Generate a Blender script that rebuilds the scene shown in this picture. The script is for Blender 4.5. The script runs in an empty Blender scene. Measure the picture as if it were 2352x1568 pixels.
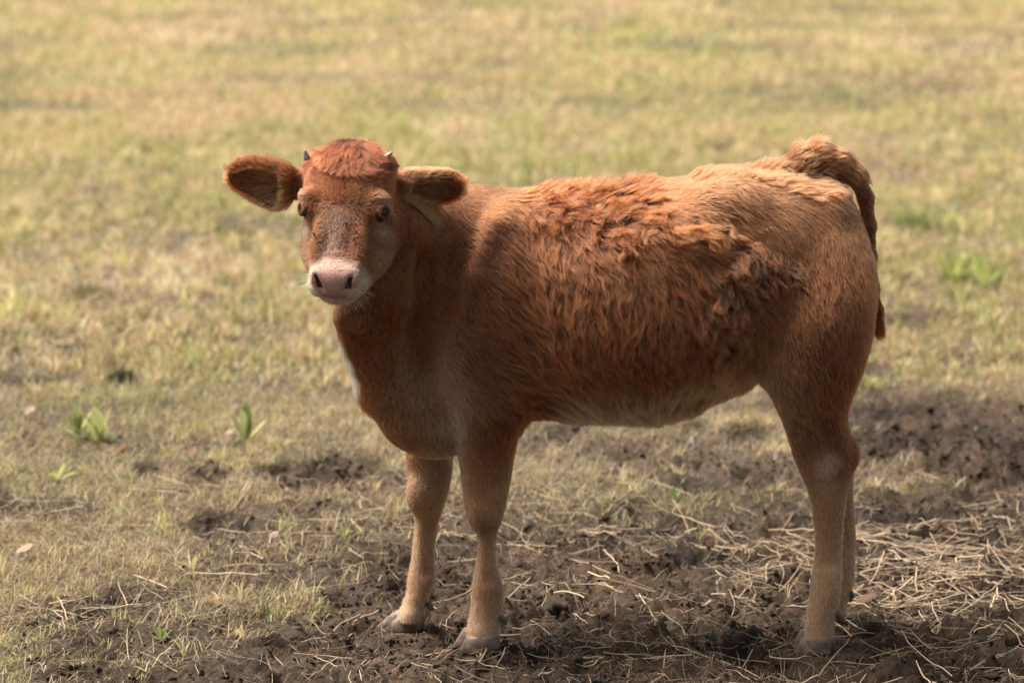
import bpy, math, time
import numpy as np
from mathutils import Vector, Matrix
from mathutils.kdtree import KDTree

FUR = True
GROUND = True
scene = bpy.context.scene
col = scene.collection
rng = np.random.default_rng(7)

# ------------------------------------------------------------------ camera
CAM_D, CAM_H, PITCH, FPX = 6.5, 1.72, math.radians(9.16), 6930.0
cam_data = bpy.data.cameras.new('camera')
cam_data.sensor_width = 36.0
cam_data.lens = FPX / 2352.0 * 36.0
cam_data.clip_start = 0.1
cam_data.clip_end = 500.0
cam_data.dof.use_dof = True
cam_data.dof.focus_distance = 6.38
cam_data.dof.aperture_fstop = 3.6
cam = bpy.data.objects.new('camera', cam_data)
cam.location = (0, -CAM_D, CAM_H)
cam.rotation_euler = (math.pi / 2 - PITCH, 0, 0)
col.objects.link(cam)
scene.camera = cam

# ------------------------------------------------------------------ sky and sun
SUN = Vector((-0.42, 0.10, 0.90)).normalized()
world = bpy.data.worlds.new('World')
scene.world = world
world.use_nodes = True
wn = world.node_tree
wn.nodes.clear()
w_out = wn.nodes.new('ShaderNodeOutputWorld')
w_bg = wn.nodes.new('ShaderNodeBackground')
w_sky = wn.nodes.new('ShaderNodeTexSky')
w_sky.sky_type = 'NISHITA'
w_sky.sun_disc = False
w_sky.sun_elevation = math.asin(SUN.z)
w_sky.sun_rotation = math.atan2(SUN.x, SUN.y)
w_sky.dust_density = 3.0
w_bg.inputs['Strength'].default_value = 0.098
w_tint = wn.nodes.new('ShaderNodeMix')      # warm white balance of the picture, over the whole sky alike
w_tint.data_type = 'RGBA'; w_tint.blend_type = 'MULTIPLY'; w_tint.inputs[0].default_value = 1.0
w_tint.inputs[7].default_value = (1.24, 1.0, 0.70, 1)
wn.links.new(w_sky.outputs[0], w_tint.inputs[6])
wn.links.new(w_tint.outputs[2], w_bg.inputs[0])
wn.links.new(w_bg.outputs[0], w_out.inputs[0])

sun_data = bpy.data.lights.new('sun', 'SUN')
sun_data.energy = 4.9
sun_data.angle = math.radians(36.0)
sun_data.color = (1.0, 0.93, 0.83)
sun = bpy.data.objects.new('sun', sun_data)
sun.rotation_euler = SUN.to_track_quat('Z', 'Y').to_euler()
sun.location = (-4, 3, 9)
col.objects.link(sun)

scene.view_settings.view_transform = 'Standard'
scene.view_settings.look = 'None'
scene.view_settings.gamma = 1.0
scene.view_settings.use_curve_mapping = False
scene.view_settings.exposure = 0.88
scene.render.engine = 'CYCLES'
scene.cycles.use_denoising = True
scene.cycles.max_bounces = 7
scene.cycles_curves.shape = 'RIBBONS'
scene.cycles_curves.subdivisions = 2

# ------------------------------------------------------------------ helpers
FWD = np.array([0, math.cos(PITCH), -math.sin(PITCH)])
UPV = np.array([0, math.sin(PITCH), math.cos(PITCH)])
CAMP = np.array([0, -CAM_D, CAM_H])

def at(px, py, Y):
    """World point at depth Y that a measured photo point (2352 px wide) corresponds to."""
    d = FWD + np.array([(px - 1176) / FPX, 0, 0]) + UPV * ((784 - py) / FPX)
    return CAMP + d * ((Y + CAM_D) / d[1])

def ground_at(px, py):
    d = FWD + np.array([(px - 1176) / FPX, 0, 0]) + UPV * ((784 - py) / FPX)
    return (CAMP + d * (CAM_H / -d[2]))[:2]

def _hash(i, j, k, seed):
    h = (i * 374761393 + j * 668265263 + k * 2147483647 + seed * 974634777) & 0xFFFFFFFF
    h = ((h ^ (h >> 13)) * 1274126177) & 0xFFFFFFFF
    return ((h ^ (h >> 16)) & 0xFFFFFF).astype(np.float32) / 16777215.0

def vnoise(p, seed=0):
    """smooth value noise in -1..1 for an (N,2) or (N,3) array"""
    p = np.asarray(p)
    if p.shape[1] == 2:
        p = np.concatenate([p, np.zeros((len(p), 1))], 1)
    i = np.floor(p).astype(np.int64)
    f = (p - i).astype(np.float32)
    u = f * f * (3 - 2 * f)
    r = 0
    for dx in (0, 1):
        wx = u[:, 0] if dx else 1 - u[:, 0]
        for dy in (0, 1):
            wy = u[:, 1] if dy else 1 - u[:, 1]
            for dz in (0, 1):
                wz = u[:, 2] if dz else 1 - u[:, 2]
                r = r + wx * wy * wz * _hash(i[:, 0] + dx, i[:, 1] + dy, i[:, 2] + dz, seed)
    return r * 2 - 1

def fbm(p, oct=4, seed=0, gain=0.5):
    r, a, s = 0, 1.0, 0.0
    for o in range(oct):
        r = r + a * vnoise(p * (2.03 ** o) + 17.3 * o, seed + o)
        s += a
        a *= gain
    return r / s

def smooth(a, b, x):
    t = np.clip((x - a) / (b - a), 0, 1)
    return t * t * (3 - 2 * t)

def tag(o, label=None, cat=None, group=None, kind=None):
    if label: o['label'] = label
    if cat: o['category'] = cat
    if group: o['group'] = group
    if kind: o['kind'] = kind
    return o

def mesh_obj(name, verts, faces, mat, parent=None, smooth_sh=True, colors=None):
    me = bpy.data.meshes.new(name)
    verts = np.asarray(verts, dtype=np.float32)
    if isinstance(faces, np.ndarray):
        n = faces.shape[1]
        me.vertices.add(len(verts))
        me.vertices.foreach_set('co', verts.ravel())
        me.loops.add(faces.size)
        me.loops.foreach_set('vertex_index', faces.astype(np.int32).ravel())
        me.polygons.add(len(faces))
        me.polygons.foreach_set('loop_start', np.arange(0, faces.size, n, dtype=np.int32))
        me.update(calc_edges=True)
    else:
        me.from_pydata([tuple(v) for v in verts.tolist()], [], faces)
        me.update()
    me.polygons.foreach_set('use_smooth', np.full(len(me.polygons), smooth_sh))
    if colors is not None:
        a = me.color_attributes.new('tint', 'FLOAT_COLOR', 'POINT')
        c4 = np.ones((len(verts), 4), np.float32); c4[:, :3] = colors
        a.data.foreach_set('color', c4.ravel())
    me.materials.append(mat)
    o = bpy.data.objects.new(name, me)
    col.objects.link(o)
    if parent: o.parent = parent
    return o

def curves_obj(name, P, R, C, mat, parent=None):
    """P (N,K,3), R (N,K), C (N,3)"""
    N, K = P.shape[:2]
    c = bpy.data.hair_curves.new(name)
    c.add_curves([K] * N)
    c.attributes['position'].data.foreach_set('vector', P.astype(np.float32).ravel())
    ra = c.attributes.get('radius') or c.attributes.new('radius', 'FLOAT', 'POINT')
    ra.data.foreach_set('value', R.astype(np.float32).ravel())
    a = c.attributes.new('tint', 'FLOAT_COLOR', 'CURVE')
    c4 = np.ones((N, 4), np.float32); c4[:, :3] = C
    a.data.foreach_set('color', c4.ravel())
    c.materials.append(mat)
    o = bpy.data.objects.new(name, c)
    col.objects.link(o)
    if parent: o.parent = parent
    return o

# ------------------------------------------------------------------ materials
def new_mat(name):
    m = bpy.data.materials.new(name)
    m.use_nodes = True
    nt = m.node_tree
    nt.nodes.clear()
    out = nt.nodes.new('ShaderNodeOutputMaterial')
    return m, nt, out

def attr_node(nt, name='tint'):
    a = nt.nodes.new('ShaderNodeAttribute')
    a.attribute_name = name
    return a

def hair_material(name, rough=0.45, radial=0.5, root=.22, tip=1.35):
    m, nt, out = new_mat(name)
    h = nt.nodes.new('ShaderNodeBsdfHairPrincipled')
    h.model = 'CHIANG'
    h.parametrization = 'COLOR'
    h.inputs['Roughness'].default_value = rough
    h.inputs['Radial Roughness'].default_value = radial
    h.inputs['Coat'].default_value = 0.0
    h.inputs['Random Roughness'].default_value = 0.1
    hi = nt.nodes.new('ShaderNodeHairInfo')      # dark roots, light tips: shade between the locks painted into the hair
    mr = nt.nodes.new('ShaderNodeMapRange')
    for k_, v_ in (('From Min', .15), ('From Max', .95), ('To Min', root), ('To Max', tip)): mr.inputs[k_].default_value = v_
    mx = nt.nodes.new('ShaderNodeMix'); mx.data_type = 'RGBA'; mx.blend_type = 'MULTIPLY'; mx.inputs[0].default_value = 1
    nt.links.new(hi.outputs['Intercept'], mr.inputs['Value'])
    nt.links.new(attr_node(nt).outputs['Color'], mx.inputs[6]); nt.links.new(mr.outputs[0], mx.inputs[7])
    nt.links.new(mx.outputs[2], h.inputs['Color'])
    nt.links.new(h.outputs[0], out.inputs[0])
    return m

def skin_material(name):
    m, nt, out = new_mat(name)
    b = nt.nodes.new('ShaderNodeBsdfPrincipled')
    b.inputs['Roughness'].default_value = 0.55
    b.inputs['Specular IOR Level'].default_value = 0.3
    a = attr_node(nt)
    n1 = nt.nodes.new('ShaderNodeTexNoise'); n1.inputs['Scale'].default_value = 260
    n1.inputs['Detail'].default_value = 3
    mx = nt.nodes.new('ShaderNodeMix'); mx.data_type = 'RGBA'; mx.blend_type = 'MULTIPLY'
    rp = nt.nodes.new('ShaderNodeMapRange')
    rp.inputs['From Min'].default_value = 0.3; rp.inputs['From Max'].default_value = 0.7
    rp.inputs['To Min'].default_value = 0.72; rp.inputs['To Max'].default_value = 1.1
    tc = nt.nodes.new('ShaderNodeTexCoord')
    nt.links.new(tc.outputs['Object'], n1.inputs['Vector'])
    nt.links.new(n1.outputs['Fac'], rp.inputs['Value'])
    mx.inputs[0].default_value = 1.0
    nt.links.new(a.outputs['Color'], mx.inputs[6])
    nt.links.new(rp.outputs[0], mx.inputs[7])
    nt.links.new(mx.outputs[2], b.inputs['Base Color'])
    bp = nt.nodes.new('ShaderNodeBump'); bp.inputs['Strength'].default_value = 0.35
    bp.inputs['Distance'].default_value = 0.002
    nt.links.new(n1.outputs['Fac'], bp.inputs['Height'])
    nt.links.new(bp.outputs[0], b.inputs['Normal'])
    nt.links.new(b.outputs[0], out.inputs[0])
    return m

def simple_material(name, color, rough=0.5, spec=0.5, noise=0.0, scale=40, coat=0.0):
    m, nt, out = new_mat(name)
    b = nt.nodes.new('ShaderNodeBsdfPrincipled')
    b.inputs['Roughness'].default_value = rough
    b.inputs['Specular IOR Level'].default_value = spec
    b.inputs['Coat Weight'].default_value = coat
    b.inputs['Coat Roughness'].default_value = 0.03
    b.inputs['Base Color'].default_value = (*color, 1)
    if noise:
        n1 = nt.nodes.new('ShaderNodeTexNoise'); n1.inputs['Scale'].default_value = scale
        n1.inputs['Detail'].default_value = 5
        tc = nt.nodes.new('ShaderNodeTexCoord')
        nt.links.new(tc.outputs['Object'], n1.inputs['Vector'])
        cr = nt.nodes.new('ShaderNodeValToRGB')
        c = np.array(color)
        cr.color_ramp.elements[0].position = 0.3; cr.color_ramp.elements[1].position = 0.7
        cr.color_ramp.elements[0].color = (*(c * (1 - noise)), 1)
        cr.color_ramp.elements[1].color = (*np.minimum(c * (1 + noise), 1), 1)
        nt.links.new(n1.outputs['Fac'], cr.inputs[0])
        nt.links.new(cr.outputs[0], b.inputs['Base Color'])
        bp = nt.nodes.new('ShaderNodeBump'); bp.inputs['Strength'].default_value = 0.4
        bp.inputs['Distance'].default_value = 0.001
        nt.links.new(n1.outputs['Fac'], bp.inputs['Height'])
        nt.links.new(bp.outputs[0], b.inputs['Normal'])
    nt.links.new(b.outputs[0], out.inputs[0])
    return m

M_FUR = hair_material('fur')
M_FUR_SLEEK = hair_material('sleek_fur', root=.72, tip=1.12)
M_SKIN = skin_material('calf_skin')
# ------------------------------------------------------------------ the calf's body as one distance field
VOX = 0.004
LO = np.array([-0.70, -0.60, -0.012])
DIM = np.array([396, 226, 292])
AX = [LO[i] + VOX * np.arange(DIM[i]) for i in range(3)]
F = np.full(DIM, 0.12, np.float32)
BAND = 0.07

def box_slices(lo, hi):
    a = np.maximum(np.floor((np.asarray(lo) - LO) / VOX).astype(int), 0)
    b = np.minimum(np.ceil((np.asarray(hi) - LO) / VOX).astype(int) + 1, DIM)
    return tuple(slice(a[i], max(a[i] + 1, b[i])) for i in range(3))

def grids(sl):
    return np.meshgrid(AX[0][sl[0]].astype(np.float32), AX[1][sl[1]].astype(np.float32), AX[2][sl[2]].astype(np.float32), indexing='ij', sparse=True)

def smin(a, b, k):
    h = np.maximum(k - np.abs(a - b), 0) / k
    return np.minimum(a, b) - h * h * k * 0.25

def union(sl, f, k):
    F[sl] = smin(F[sl], f.astype(np.float32), k)

def carve(sl, f, k):
    F[sl] = -smin(-F[sl], f.astype(np.float32), k)   # F minus the solid f

def cone_sdf(X, Y, Z, a, b, ra, rb):
    ba = b - a
    l2 = float(ba @ ba) + 1e-12
    px, py, pz = X - a[0], Y - a[1], Z - a[2]
    h = np.clip((px * ba[0] + py * ba[1] + pz * ba[2]) / l2, 0, 1)
    d = np.sqrt((px - h * ba[0]) ** 2 + (py - h * ba[1]) ** 2 + (pz - h * ba[2]) ** 2)
    return d - (ra + (rb - ra) * h)

def cone(a, b, ra, rb, k=0.02, cut=False):
    a, b = np.asarray(a, float), np.asarray(b, float)
    m = max(ra, rb) + BAND
    sl = box_slices(np.minimum(a, b) - m, np.maximum(a, b) + m)
    f = cone_sdf(*grids(sl), a, b, ra, rb)
    (carve if cut else union)(sl, f, k)

S1 = 1.0 / 1060.0
def chain(pts, k=0.02, seam=0.01):
    """pts: (px, py, Y, r_px): a run of tapered limbs"""
    Q = [(at(x, y, Y), r * S1 * (Y + CAM_D) / CAM_D) for x, y, Y, r in pts]
    lo = np.min([q[0] - q[1] for q in Q], 0) - BAND
    hi = np.max([q[0] + q[1] for q in Q], 0) + BAND
    sl = box_slices(lo, hi)
    g = grids(sl)
    f = None
    for (a, ra), (b, rb) in zip(Q[:-1], Q[1:]):
        c = cone_sdf(*g, a, b, ra, rb)
        f = c if f is None else smin(f, c, seam)
    union(sl, f, k)

def ell(c, r, R=None, k=0.02, cut=False, p=2.0):
    """ellipsoid (superellipsoid) centre c, radii r, R columns = axes"""
    c, r = np.asarray(c, float), np.asarray(r, float)
    m = r.max() * 1.1 + BAND * (0.4 if cut else 1)
    sl = box_slices(c - m, c + m)
    X, Y, Z = grids(sl)
    X, Y, Z = X - c[0], Y - c[1], Z - c[2]
    if R is None: R = np.eye(3)
    u = [(X * R[0, i] + Y * R[1, i] + Z * R[2, i]) / r[i] for i in range(3)]
    q = (np.abs(u[0]) ** p + np.abs(u[1]) ** p + np.abs(u[2]) ** p) ** (1 / p)
    q2 = np.sqrt((u[0] / r[0]) ** 2 + (u[1] / r[1]) ** 2 + (u[2] / r[2]) ** 2) + 1e-9
    f = q * (q - 1) / q2 if p == 2.0 else (q - 1) * r.min()
    (carve if cut else union)(sl, f, k)

def spline(xs, ys, x):
    """monotone-ish cubic through the stations"""
    xs, ys = np.asarray(xs, float), np.asarray(ys, float)
    m = np.gradient(ys, xs)
    x = np.clip(x, xs[0], xs[-1])
    i = np.clip(np.searchsorted(xs, x) - 1, 0, len(xs) - 2)
    h = xs[i + 1] - xs[i]; t = (x - xs[i]) / h
    return ((2 * t**3 - 3 * t**2 + 1) * ys[i] + (t**3 - 2 * t**2 + t) * h * m[i]
            + (-2 * t**3 + 3 * t**2) * ys[i + 1] + (t**3 - t**2) * h * m[i + 1])

def loft_x(st, k=0.03, p=2.2, inset=8):
    """st: (px, top, bottom, Yc, halfwidth)"""
    xs, zc, hz, yc, hw = [], [], [], [], []
    for px, t, b, Y, w in st:
        a = at(px, t + inset, Y); c = at(px, b - inset, Y)
        xs.append(a[0]); zc.append((a[2] + c[2]) / 2); hz.append((a[2] - c[2]) / 2); yc.append(Y); hw.append(w)
    sl = box_slices([xs[0] - .08, min(yc) - max(hw) - BAND, min(zc) - max(hz) - BAND], [xs[-1] + .08, max(yc) + max(hw) + BAND, max(zc) + max(hz) + BAND])
    X, Y, Z = grids(sl)
    x = X
    zc, hz, yc, hw = (spline(xs, v, x) for v in (zc, hz, yc, hw))
    q = ((np.abs(Y - yc) / hw) ** p + (np.abs(Z - zc) / hz) ** p) ** (1 / p)
    f = (q - 1) * np.minimum(hw, hz)
    over = np.maximum(np.maximum(xs[0] - x, x - xs[-1]), 0)
    f = np.where(over > 0, np.sqrt(np.maximum(f, 0) ** 2 + over ** 2) + np.minimum(f, 0) * 0 , f)
    union(sl, f, k)

def loft_z(st, k=0.03, p=2.1, inset=6):
    """st: (py, xL, xR, Yc, halfdepth), top to bottom"""
    zs, xc, hx, yc, hw = [], [], [], [], []
    for py, l, r, Y, w in st:
        a = at(l + inset, py, Y); c = at(r - inset, py, Y)
        zs.append(a[2]); xc.append((a[0] + c[0]) / 2); hx.append((c[0] - a[0]) / 2); yc.append(Y); hw.append(w)
    zs, xc, hx, yc, hw = (v[::-1] for v in (zs, xc, hx, yc, hw))
    sl = box_slices([min(xc) - max(hx) - BAND, min(yc) - max(hw) - BAND, zs[0] - .03], [max(xc) + max(hx) + BAND, max(yc) + max(hw) + BAND, zs[-1] + .08])
    X, Y, Z = grids(sl)
    xc, hx, yc, hw = (spline(zs, v, Z) for v in (xc, hx, yc, hw))
    q = ((np.abs(Y - yc) / hw) ** p + (np.abs(X - xc) / hx) ** p) ** (1 / p)
    f = (q - 1) * np.minimum(hw, hx)
    over = np.maximum(np.maximum(zs[0] - Z, Z - zs[-1]), 0)
    f = np.where(over > 0, np.sqrt(np.maximum(f, 0) ** 2 + over ** 2), f)
    union(sl, f, k)

# trunk: (photo x, top, bottom, centre depth, half width)
loft_x([(985, 560, 960, -.045, .105), (1050, 480, 1000, -.035, .15), (1150, 440, 985, -.02, .185), (1250, 432, 958, 0, .205),
        (1350, 430, 955, 0, .22), (1450, 422, 955, 0, .225), (1550, 410, 932, 0, .222), (1650, 393, 890, 0, .205),
        (1750, 386, 858, .005, .195), (1850, 396, 820, .01, .18), (1920, 425, 790, .015, .155), (1975, 500, 740, .02, .11)])
# rump, pin bone, hip bone, ribs
ell(at(1925, 485, -.05), (.028, .04, .03), k=.05)
ell(at(1925, 485, .08), (.028, .04, .03), k=.05)
ell(at(1672, 475, -.115), (.05, .035, .035), k=.07)
ell(at(1672, 470, .125), (.05, .04, .035), k=.06)
# neck and throat
chain([(1075, 560, -.03, 128), (985, 545, -.08, 112), (895, 520, -.17, 92), (845, 500, -.22, 84)], k=.05, seam=.03)
chain([(1010, 700, -.05, 130), (915, 680, -.12, 98), (855, 640, -.19, 78)], k=.05, seam=.03)
chain([(852, 650, -.20, 62), (850, 720, -.17, 62), (868, 810, -.13, 60), (893, 880, -.09, 60)], k=.04, seam=.02)
# jowl folds under the throat latch
chain([(815, 690, -.235, 30), (795, 728, -.22, 26), (815, 790, -.17, 24)], k=.03)
ell(at(826, 735, -.235), (.022, .02, .022), k=.015)
chain([(975, 560, -.17, 22), (955, 700, -.165, 26), (945, 830, -.135, 22)], k=.035)
# loose skin folds down the neck, edge of the shoulder blade
for pts in (((930, 600, -.222), (925, 700, -.212), (920, 800, -.182), (925, 860, -.16)), ((1005, 560, -.185), (998, 660, -.19), (990, 760, -.178)), ((1135, 520, -.155), (1090, 640, -.192), (1052, 760, -.190))):
    for a_, b_ in zip(pts[:-1], pts[1:]): cone(at(*a_), at(*b_), .012, .012, k=.03)
# brisket
chain([(935, 800, -.06, 92), (930, 885, -.055, 88), (960, 945, -.05, 84), (1010, 975, -.04, 70)], k=.04, seam=.03)
ell(at(1000, 985, -.04), (.07, .09, .055), k=.03)
# shoulders
for s in (-1, 1):
    yo = 0 if s < 0 else 0.0
    chain([(1175, 530, s * .105, 48), (1120, 660, s * .128, 60), (1070, 800, s * .125 - .01, 68)], k=.05, seam=.03)
    chain([(1070, 800, s * .125 - .01, 68), (1135, 915, s * .115, 72)], k=.05)
# hollow of the flank, groove behind the shoulder, jugular groove
ell(at(1665, 650, -.245), (.08, .025, .08), k=.06, cut=True)
chain_cut = [(1205, 560, -.235), (1215, 700, -.25), (1225, 860, -.235)]
for a_, b_ in zip(chain_cut[:-1], chain_cut[1:]): cone(at(*a_), at(*b_), .026, .026, k=.04, cut=True)
for a_, b_ in (((985, 620, -.215), (965, 760, -.20)), ((965, 760, -.20), (975, 860, -.175))): cone(at(*a_), at(*b_), .020, .022, k=.035, cut=True)
# front legs
loft_z([(900, 1060, 1205, -.115, .066), (960, 1050, 1200, -.115, .062), (1020, 1048, 1186, -.112, .056), (1080, 1053, 1180, -.108, .050), (1130, 1059, 1172, -.105, .044),
        (1165, 1063, 1165, -.103, .043), (1198, 1073, 1156, -.103, .040), (1228, 1091, 1145, -.102, .028), (1260, 1092, 1143, -.10, .025),
        (1300, 1088, 1147, -.10, .027), (1345, 1080, 1159, -.10, .036), (1380, 1078, 1160, -.10, .037), (1415, 1073, 1154, -.105, .034),
        (1445, 1067, 1151, -.11, .037), (1470, 1066, 1147, -.113, .036)], k=.03)
loft_z([(900, 930, 1080, .085, .066), (980, 928, 1062, .085, .060), (1040, 928, 1046, .085, .054), (1080, 932, 1043, .088, .050), (1130, 942, 1034, .09, .043),
        (1165, 945, 1023, .092, .040), (1200, 948, 1012, .092, .033), (1240, 945, 1005, .092, .027), (1285, 940, 1003, .09, .027),
        (1330, 931, 1003, .09, .034), (1360, 928, 994, .088, .035), (1385, 920, 984, .084, .033), (1405, 911, 979, .08, .035), (1425, 907, 975, .078, .034)], k=.03)
# point of the far knee
ell(at(965, 1135, .06), (.03, .03, .045), k=.02)
# hind legs
loft_z([(500, 1860, 1960, -.05, .04), (560, 1815, 1990, -.065, .08), (640, 1760, 2010, -.09, .098), (720, 1745, 2010, -.105, .105), (800, 1742, 1996, -.11, .10), (850, 1748, 1980, -.115, .088),
        (900, 1764, 1963, -.115, .074), (955, 1789, 1950, -.115, .060), (1005, 1806, 1960, -.115, .050), (1045, 1818, 1972, -.115, .043), (1085, 1833, 1964, -.115, .040),
        (1130, 1852, 1952, -.115, .035), (1190, 1863, 1943, -.115, .029), (1260, 1868, 1939, -.115, .027), (1315, 1862, 1938, -.115, .033), (1355, 1857, 1935, -.115, .038),
        (1395, 1851, 1928, -.115, .037), (1430, 1844, 1921, -.115, .036), (1465, 1842, 1917, -.115, .038)], k=.04)
loft_z([(500, 1860, 1955, .06, .04), (570, 1820, 1985, .09, .08), (680, 1770, 1998, .115, .10), (800, 1775, 1980, .13, .085), (900, 1800, 1960, .135, .065), (960, 1820, 1950, .135, .052),
        (1010, 1835, 1962, .135, .045), (1040, 1845, 1968, .135, .041), (1080, 1865, 1966, .135, .038), (1130, 1880, 1964, .135, .032), (1190, 1893, 1968, .135, .029),
        (1250, 1898, 1970, .135, .028), (1290, 1895, 1968, .135, .032), (1330, 1890, 1967, .135, .035), (1360, 1884, 1958, .13, .034), (1395, 1876, 1948, .13, .036), (1410, 1874, 1946, .13, .036)], k=.04)
# hock point, tendon grooves of the cannons, fetlock joints
ell(at(1957, 1042, -.115), (.012, .018, .030), k=.014)
ell(at(1953, 1036, .135), (.012, .018, .030), k=.014)
for a_, b_, r_ in (((1922, 1100, -.160), (1917, 1290, -.150), .016), ((1128, 1225, -.138), (1130, 1325, -.142), .014), ((990, 1225, .055), (986, 1310, .052), .012),
                   ((1160, 1000, -.178), (1140, 1120, -.158), .016), ((1900, 985, -.178), (1925, 1050, -.168), .016)):
    cone(at(*a_), at(*b_), r_, r_, k=.02, cut=True)
ell(at(1108, 1180, -.138), (.020, .012, .026), k=.016)
ell(at(1905, 1075, -.150), (.018, .010, .024), k=.016)
# flank fold, udder/sheath area
chain([(1735, 745, -.13, 36), (1742, 815, -.125, 24)], k=.05)
chain([(1500, 912, -.02, 32), (1575, 900, -.02, 30), (1690, 850, -.01, 36)], k=.06)
# dew claws (soft pads; the horn itself is added later)
# tail
TAIL = [(1790, 408, .0, 30), (1838, 372, .0, 27), (1885, 357, .005, 24), (1932, 374, .01, 22), (1967, 406, .015, 19), (1989, 455, .02, 14),
        (1999, 520, .02, 10), (2001, 590, .02, 8.5), (2008, 660, .025, 8), (2016, 715, .025, 9), (2018, 738, .025, 7)]
chain(TAIL, k=.03, seam=.015)
chain([(1770, 412, .0, 26), (1850, 392, .0, 30), (1892, 398, .0, 22), (1915, 415, .01, 10)], k=.03)

# ---- head frame: s = the head's side, l = down the face, w = out of the face (metres)
yaw, roll, tl = math.radians(7), math.radians(1.8), math.radians(27)
def rz(v): return np.array([v[0] * math.cos(yaw) + v[1] * math.sin(yaw), -v[0] * math.sin(yaw) + v[1] * math.cos(yaw), v[2]])
HS0, HL0, HW = rz(np.array([1., 0, 0])), rz(np.array([0, -math.sin(tl), -math.cos(tl)])), rz(np.array([0, -math.cos(tl), math.sin(tl)]))
HS = HS0 * math.cos(roll) + HL0 * math.sin(roll)
HL = HL0 * math.cos(roll) - HS0 * math.sin(roll)
HO = at(790, 486, -.325)
HR = np.stack([HS, HL, HW], 1)
def hd(s, l, w): return HO + (HS * s + HL * l + HW * w) * 0.01

def hloft(st, k, p=2.5):
    """st: (l, half width, w front, w back) in cm"""
    ls = [q[0] for q in st]
    sl = box_slices(HO - .26, HO + .26)
    X, Y, Z = grids(sl)
    X, Y, Z = X - HO[0], Y - HO[1], Z - HO[2]
    s, l, w = ((X * A[0] + Y * A[1] + Z * A[2]) * 100 for A in (HS, HL, HW))
    a, wf, wb = (spline(ls, [q[i] for q in st], l) for i in (1, 2, 3))
    c, hw = (wf + wb) / 2, (wf - wb) / 2
    q = ((np.abs(s) / a) ** p + (np.abs(w - c) / hw) ** p) ** (1 / p)
    f = (q - 1) * np.minimum(a, hw)
    over = np.maximum(np.maximum(ls[0] - l, l - ls[-1]), 0)
    f = np.where(over > 0, np.sqrt(np.maximum(f, 0) ** 2 + over ** 2), f) * 0.01
    union(sl, f, k)

# skull, then the cheeks and jaw behind it
hloft([(-15.6, 3.8, -.5, -7), (-13.9, 5.9, 1.2, -8.5), (-10.5, 8.4, 2.9, -10), (-6.5, 9.2, 3.9, -11), (-3, 9.2, 4.0, -12), (0, 8.5, 3.7, -12), (4, 7.0, 3.3, -12),
       (8, 5.6, 3.0, -11), (11.5, 4.9, 2.8, -9), (14, 4.8, 2.3, -7)], k=.025)
hloft([(-4, 7.5, -3.5, -12), (0, 8.9, -1.6, -14.0), (4, 9.7, -1.6, -14.5), (8, 9.1, -1.4, -13.5), (11, 7.5, -.9, -11.5), (13.5, 6.0, -.8, -9.5), (15.5, 4.6, -1.2, -7.5)], k=.022, p=2.3)
EYES = []
for s in (-1, 1):
    ell(hd(s * 7.0, -.2, .8), (.020, .024, .021), HR, k=.02)          # orbit
    ell(hd(s * 7.3, -2.5, 1.9), (.020, .012, .014), HR, k=.018)         # brow
    ell(hd(s * 4.4, 8.6, 2.2), (.012, .050, .010), HR, k=.018)          # nasal ridge edge
    ell(hd(s * 7.6, -11.2, -1.6), (.014, .014, .02), HR, k=.02)         # horn base
    E, er = hd(s * 7.5, .25, .85), .0168
    ed = HS * s * .86 + HW * .50 + HL * .05; ed /= np.linalg.norm(ed)
    ea = np.cross(HL, ed); ea /= np.linalg.norm(ea)
    eb = -HL + ed * (HL @ ed); eb /= np.linalg.norm(eb)
    EYES.append((E, er, ed, ea, eb))
    cone(E, E, er - .0004, er - .0004, k=.002, cut=True)
    def lid(phi, up):
        v = ed * .66 + ea * math.cos(phi) * .82 + eb * math.sin(phi) * (.64 if up else -.68)
        return E + v / np.linalg.norm(v) * (er + .0004)
    for up, rr in ((True, .0040), (False, .0028)):
        q = [lid(f, up) for f in np.linspace(0, math.pi, 8)]
        for a, b in zip(q[:-1], q[1:]): cone(a, b, rr, rr, k=.005)
# muzzle: n points out of the nose, t down across it
tn = math.radians(44)
HN = HL * math.sin(tn) + HW * math.cos(tn)
HT = HL * math.cos(tn) - HW * math.sin(tn)
MR = np.stack([HS, HT, HN], 1)
MO = hd(0, 13.6, -1.0)
def mz(s, t, n): return MO + (HS * s + HT * t + HN * n) * 0.01
ell(mz(0, -.2, 0), (.048, .039, .050), MR, k=.02, p=2.6)
for s in (-1, 1):
    ell(mz(s * 3.4, 1.8, 1.0), (.025, .021, .033), MR, k=.012)          # upper lip lobes
    ell(mz(s * 3.2, -1.0, 3.3), (.016, .020, .015), MR, k=.012)         # nostril wing
ell(mz(0, .2, 3.3), (.028, .028, .018), MR, k=.018)                     # nose pad
ell(mz(0, 3.9, .5), (.037, .012, .034), MR, k=.003)                     # lower lip
ell(mz(0, 4.3, -1.2), (.036, .014, .036), MR, k=.02)                    # chin
for s in (-1, 1):
    cone(mz(s * 3.8, -2.1, 4.9), mz(s * 2.6, 1.0, 5.2), .0038, .0066, k=.006, cut=True)
    cone(mz(s * 3.5, -1.5, 4.0), mz(s * 2.5, .6, 3.4), .0044, .0066, k=.005, cut=True)
    cone(mz(s * 3.0, 0, 4.2), mz(s * 2.5, -.6, .8), .0065, .005, k=.004, cut=True)

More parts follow.
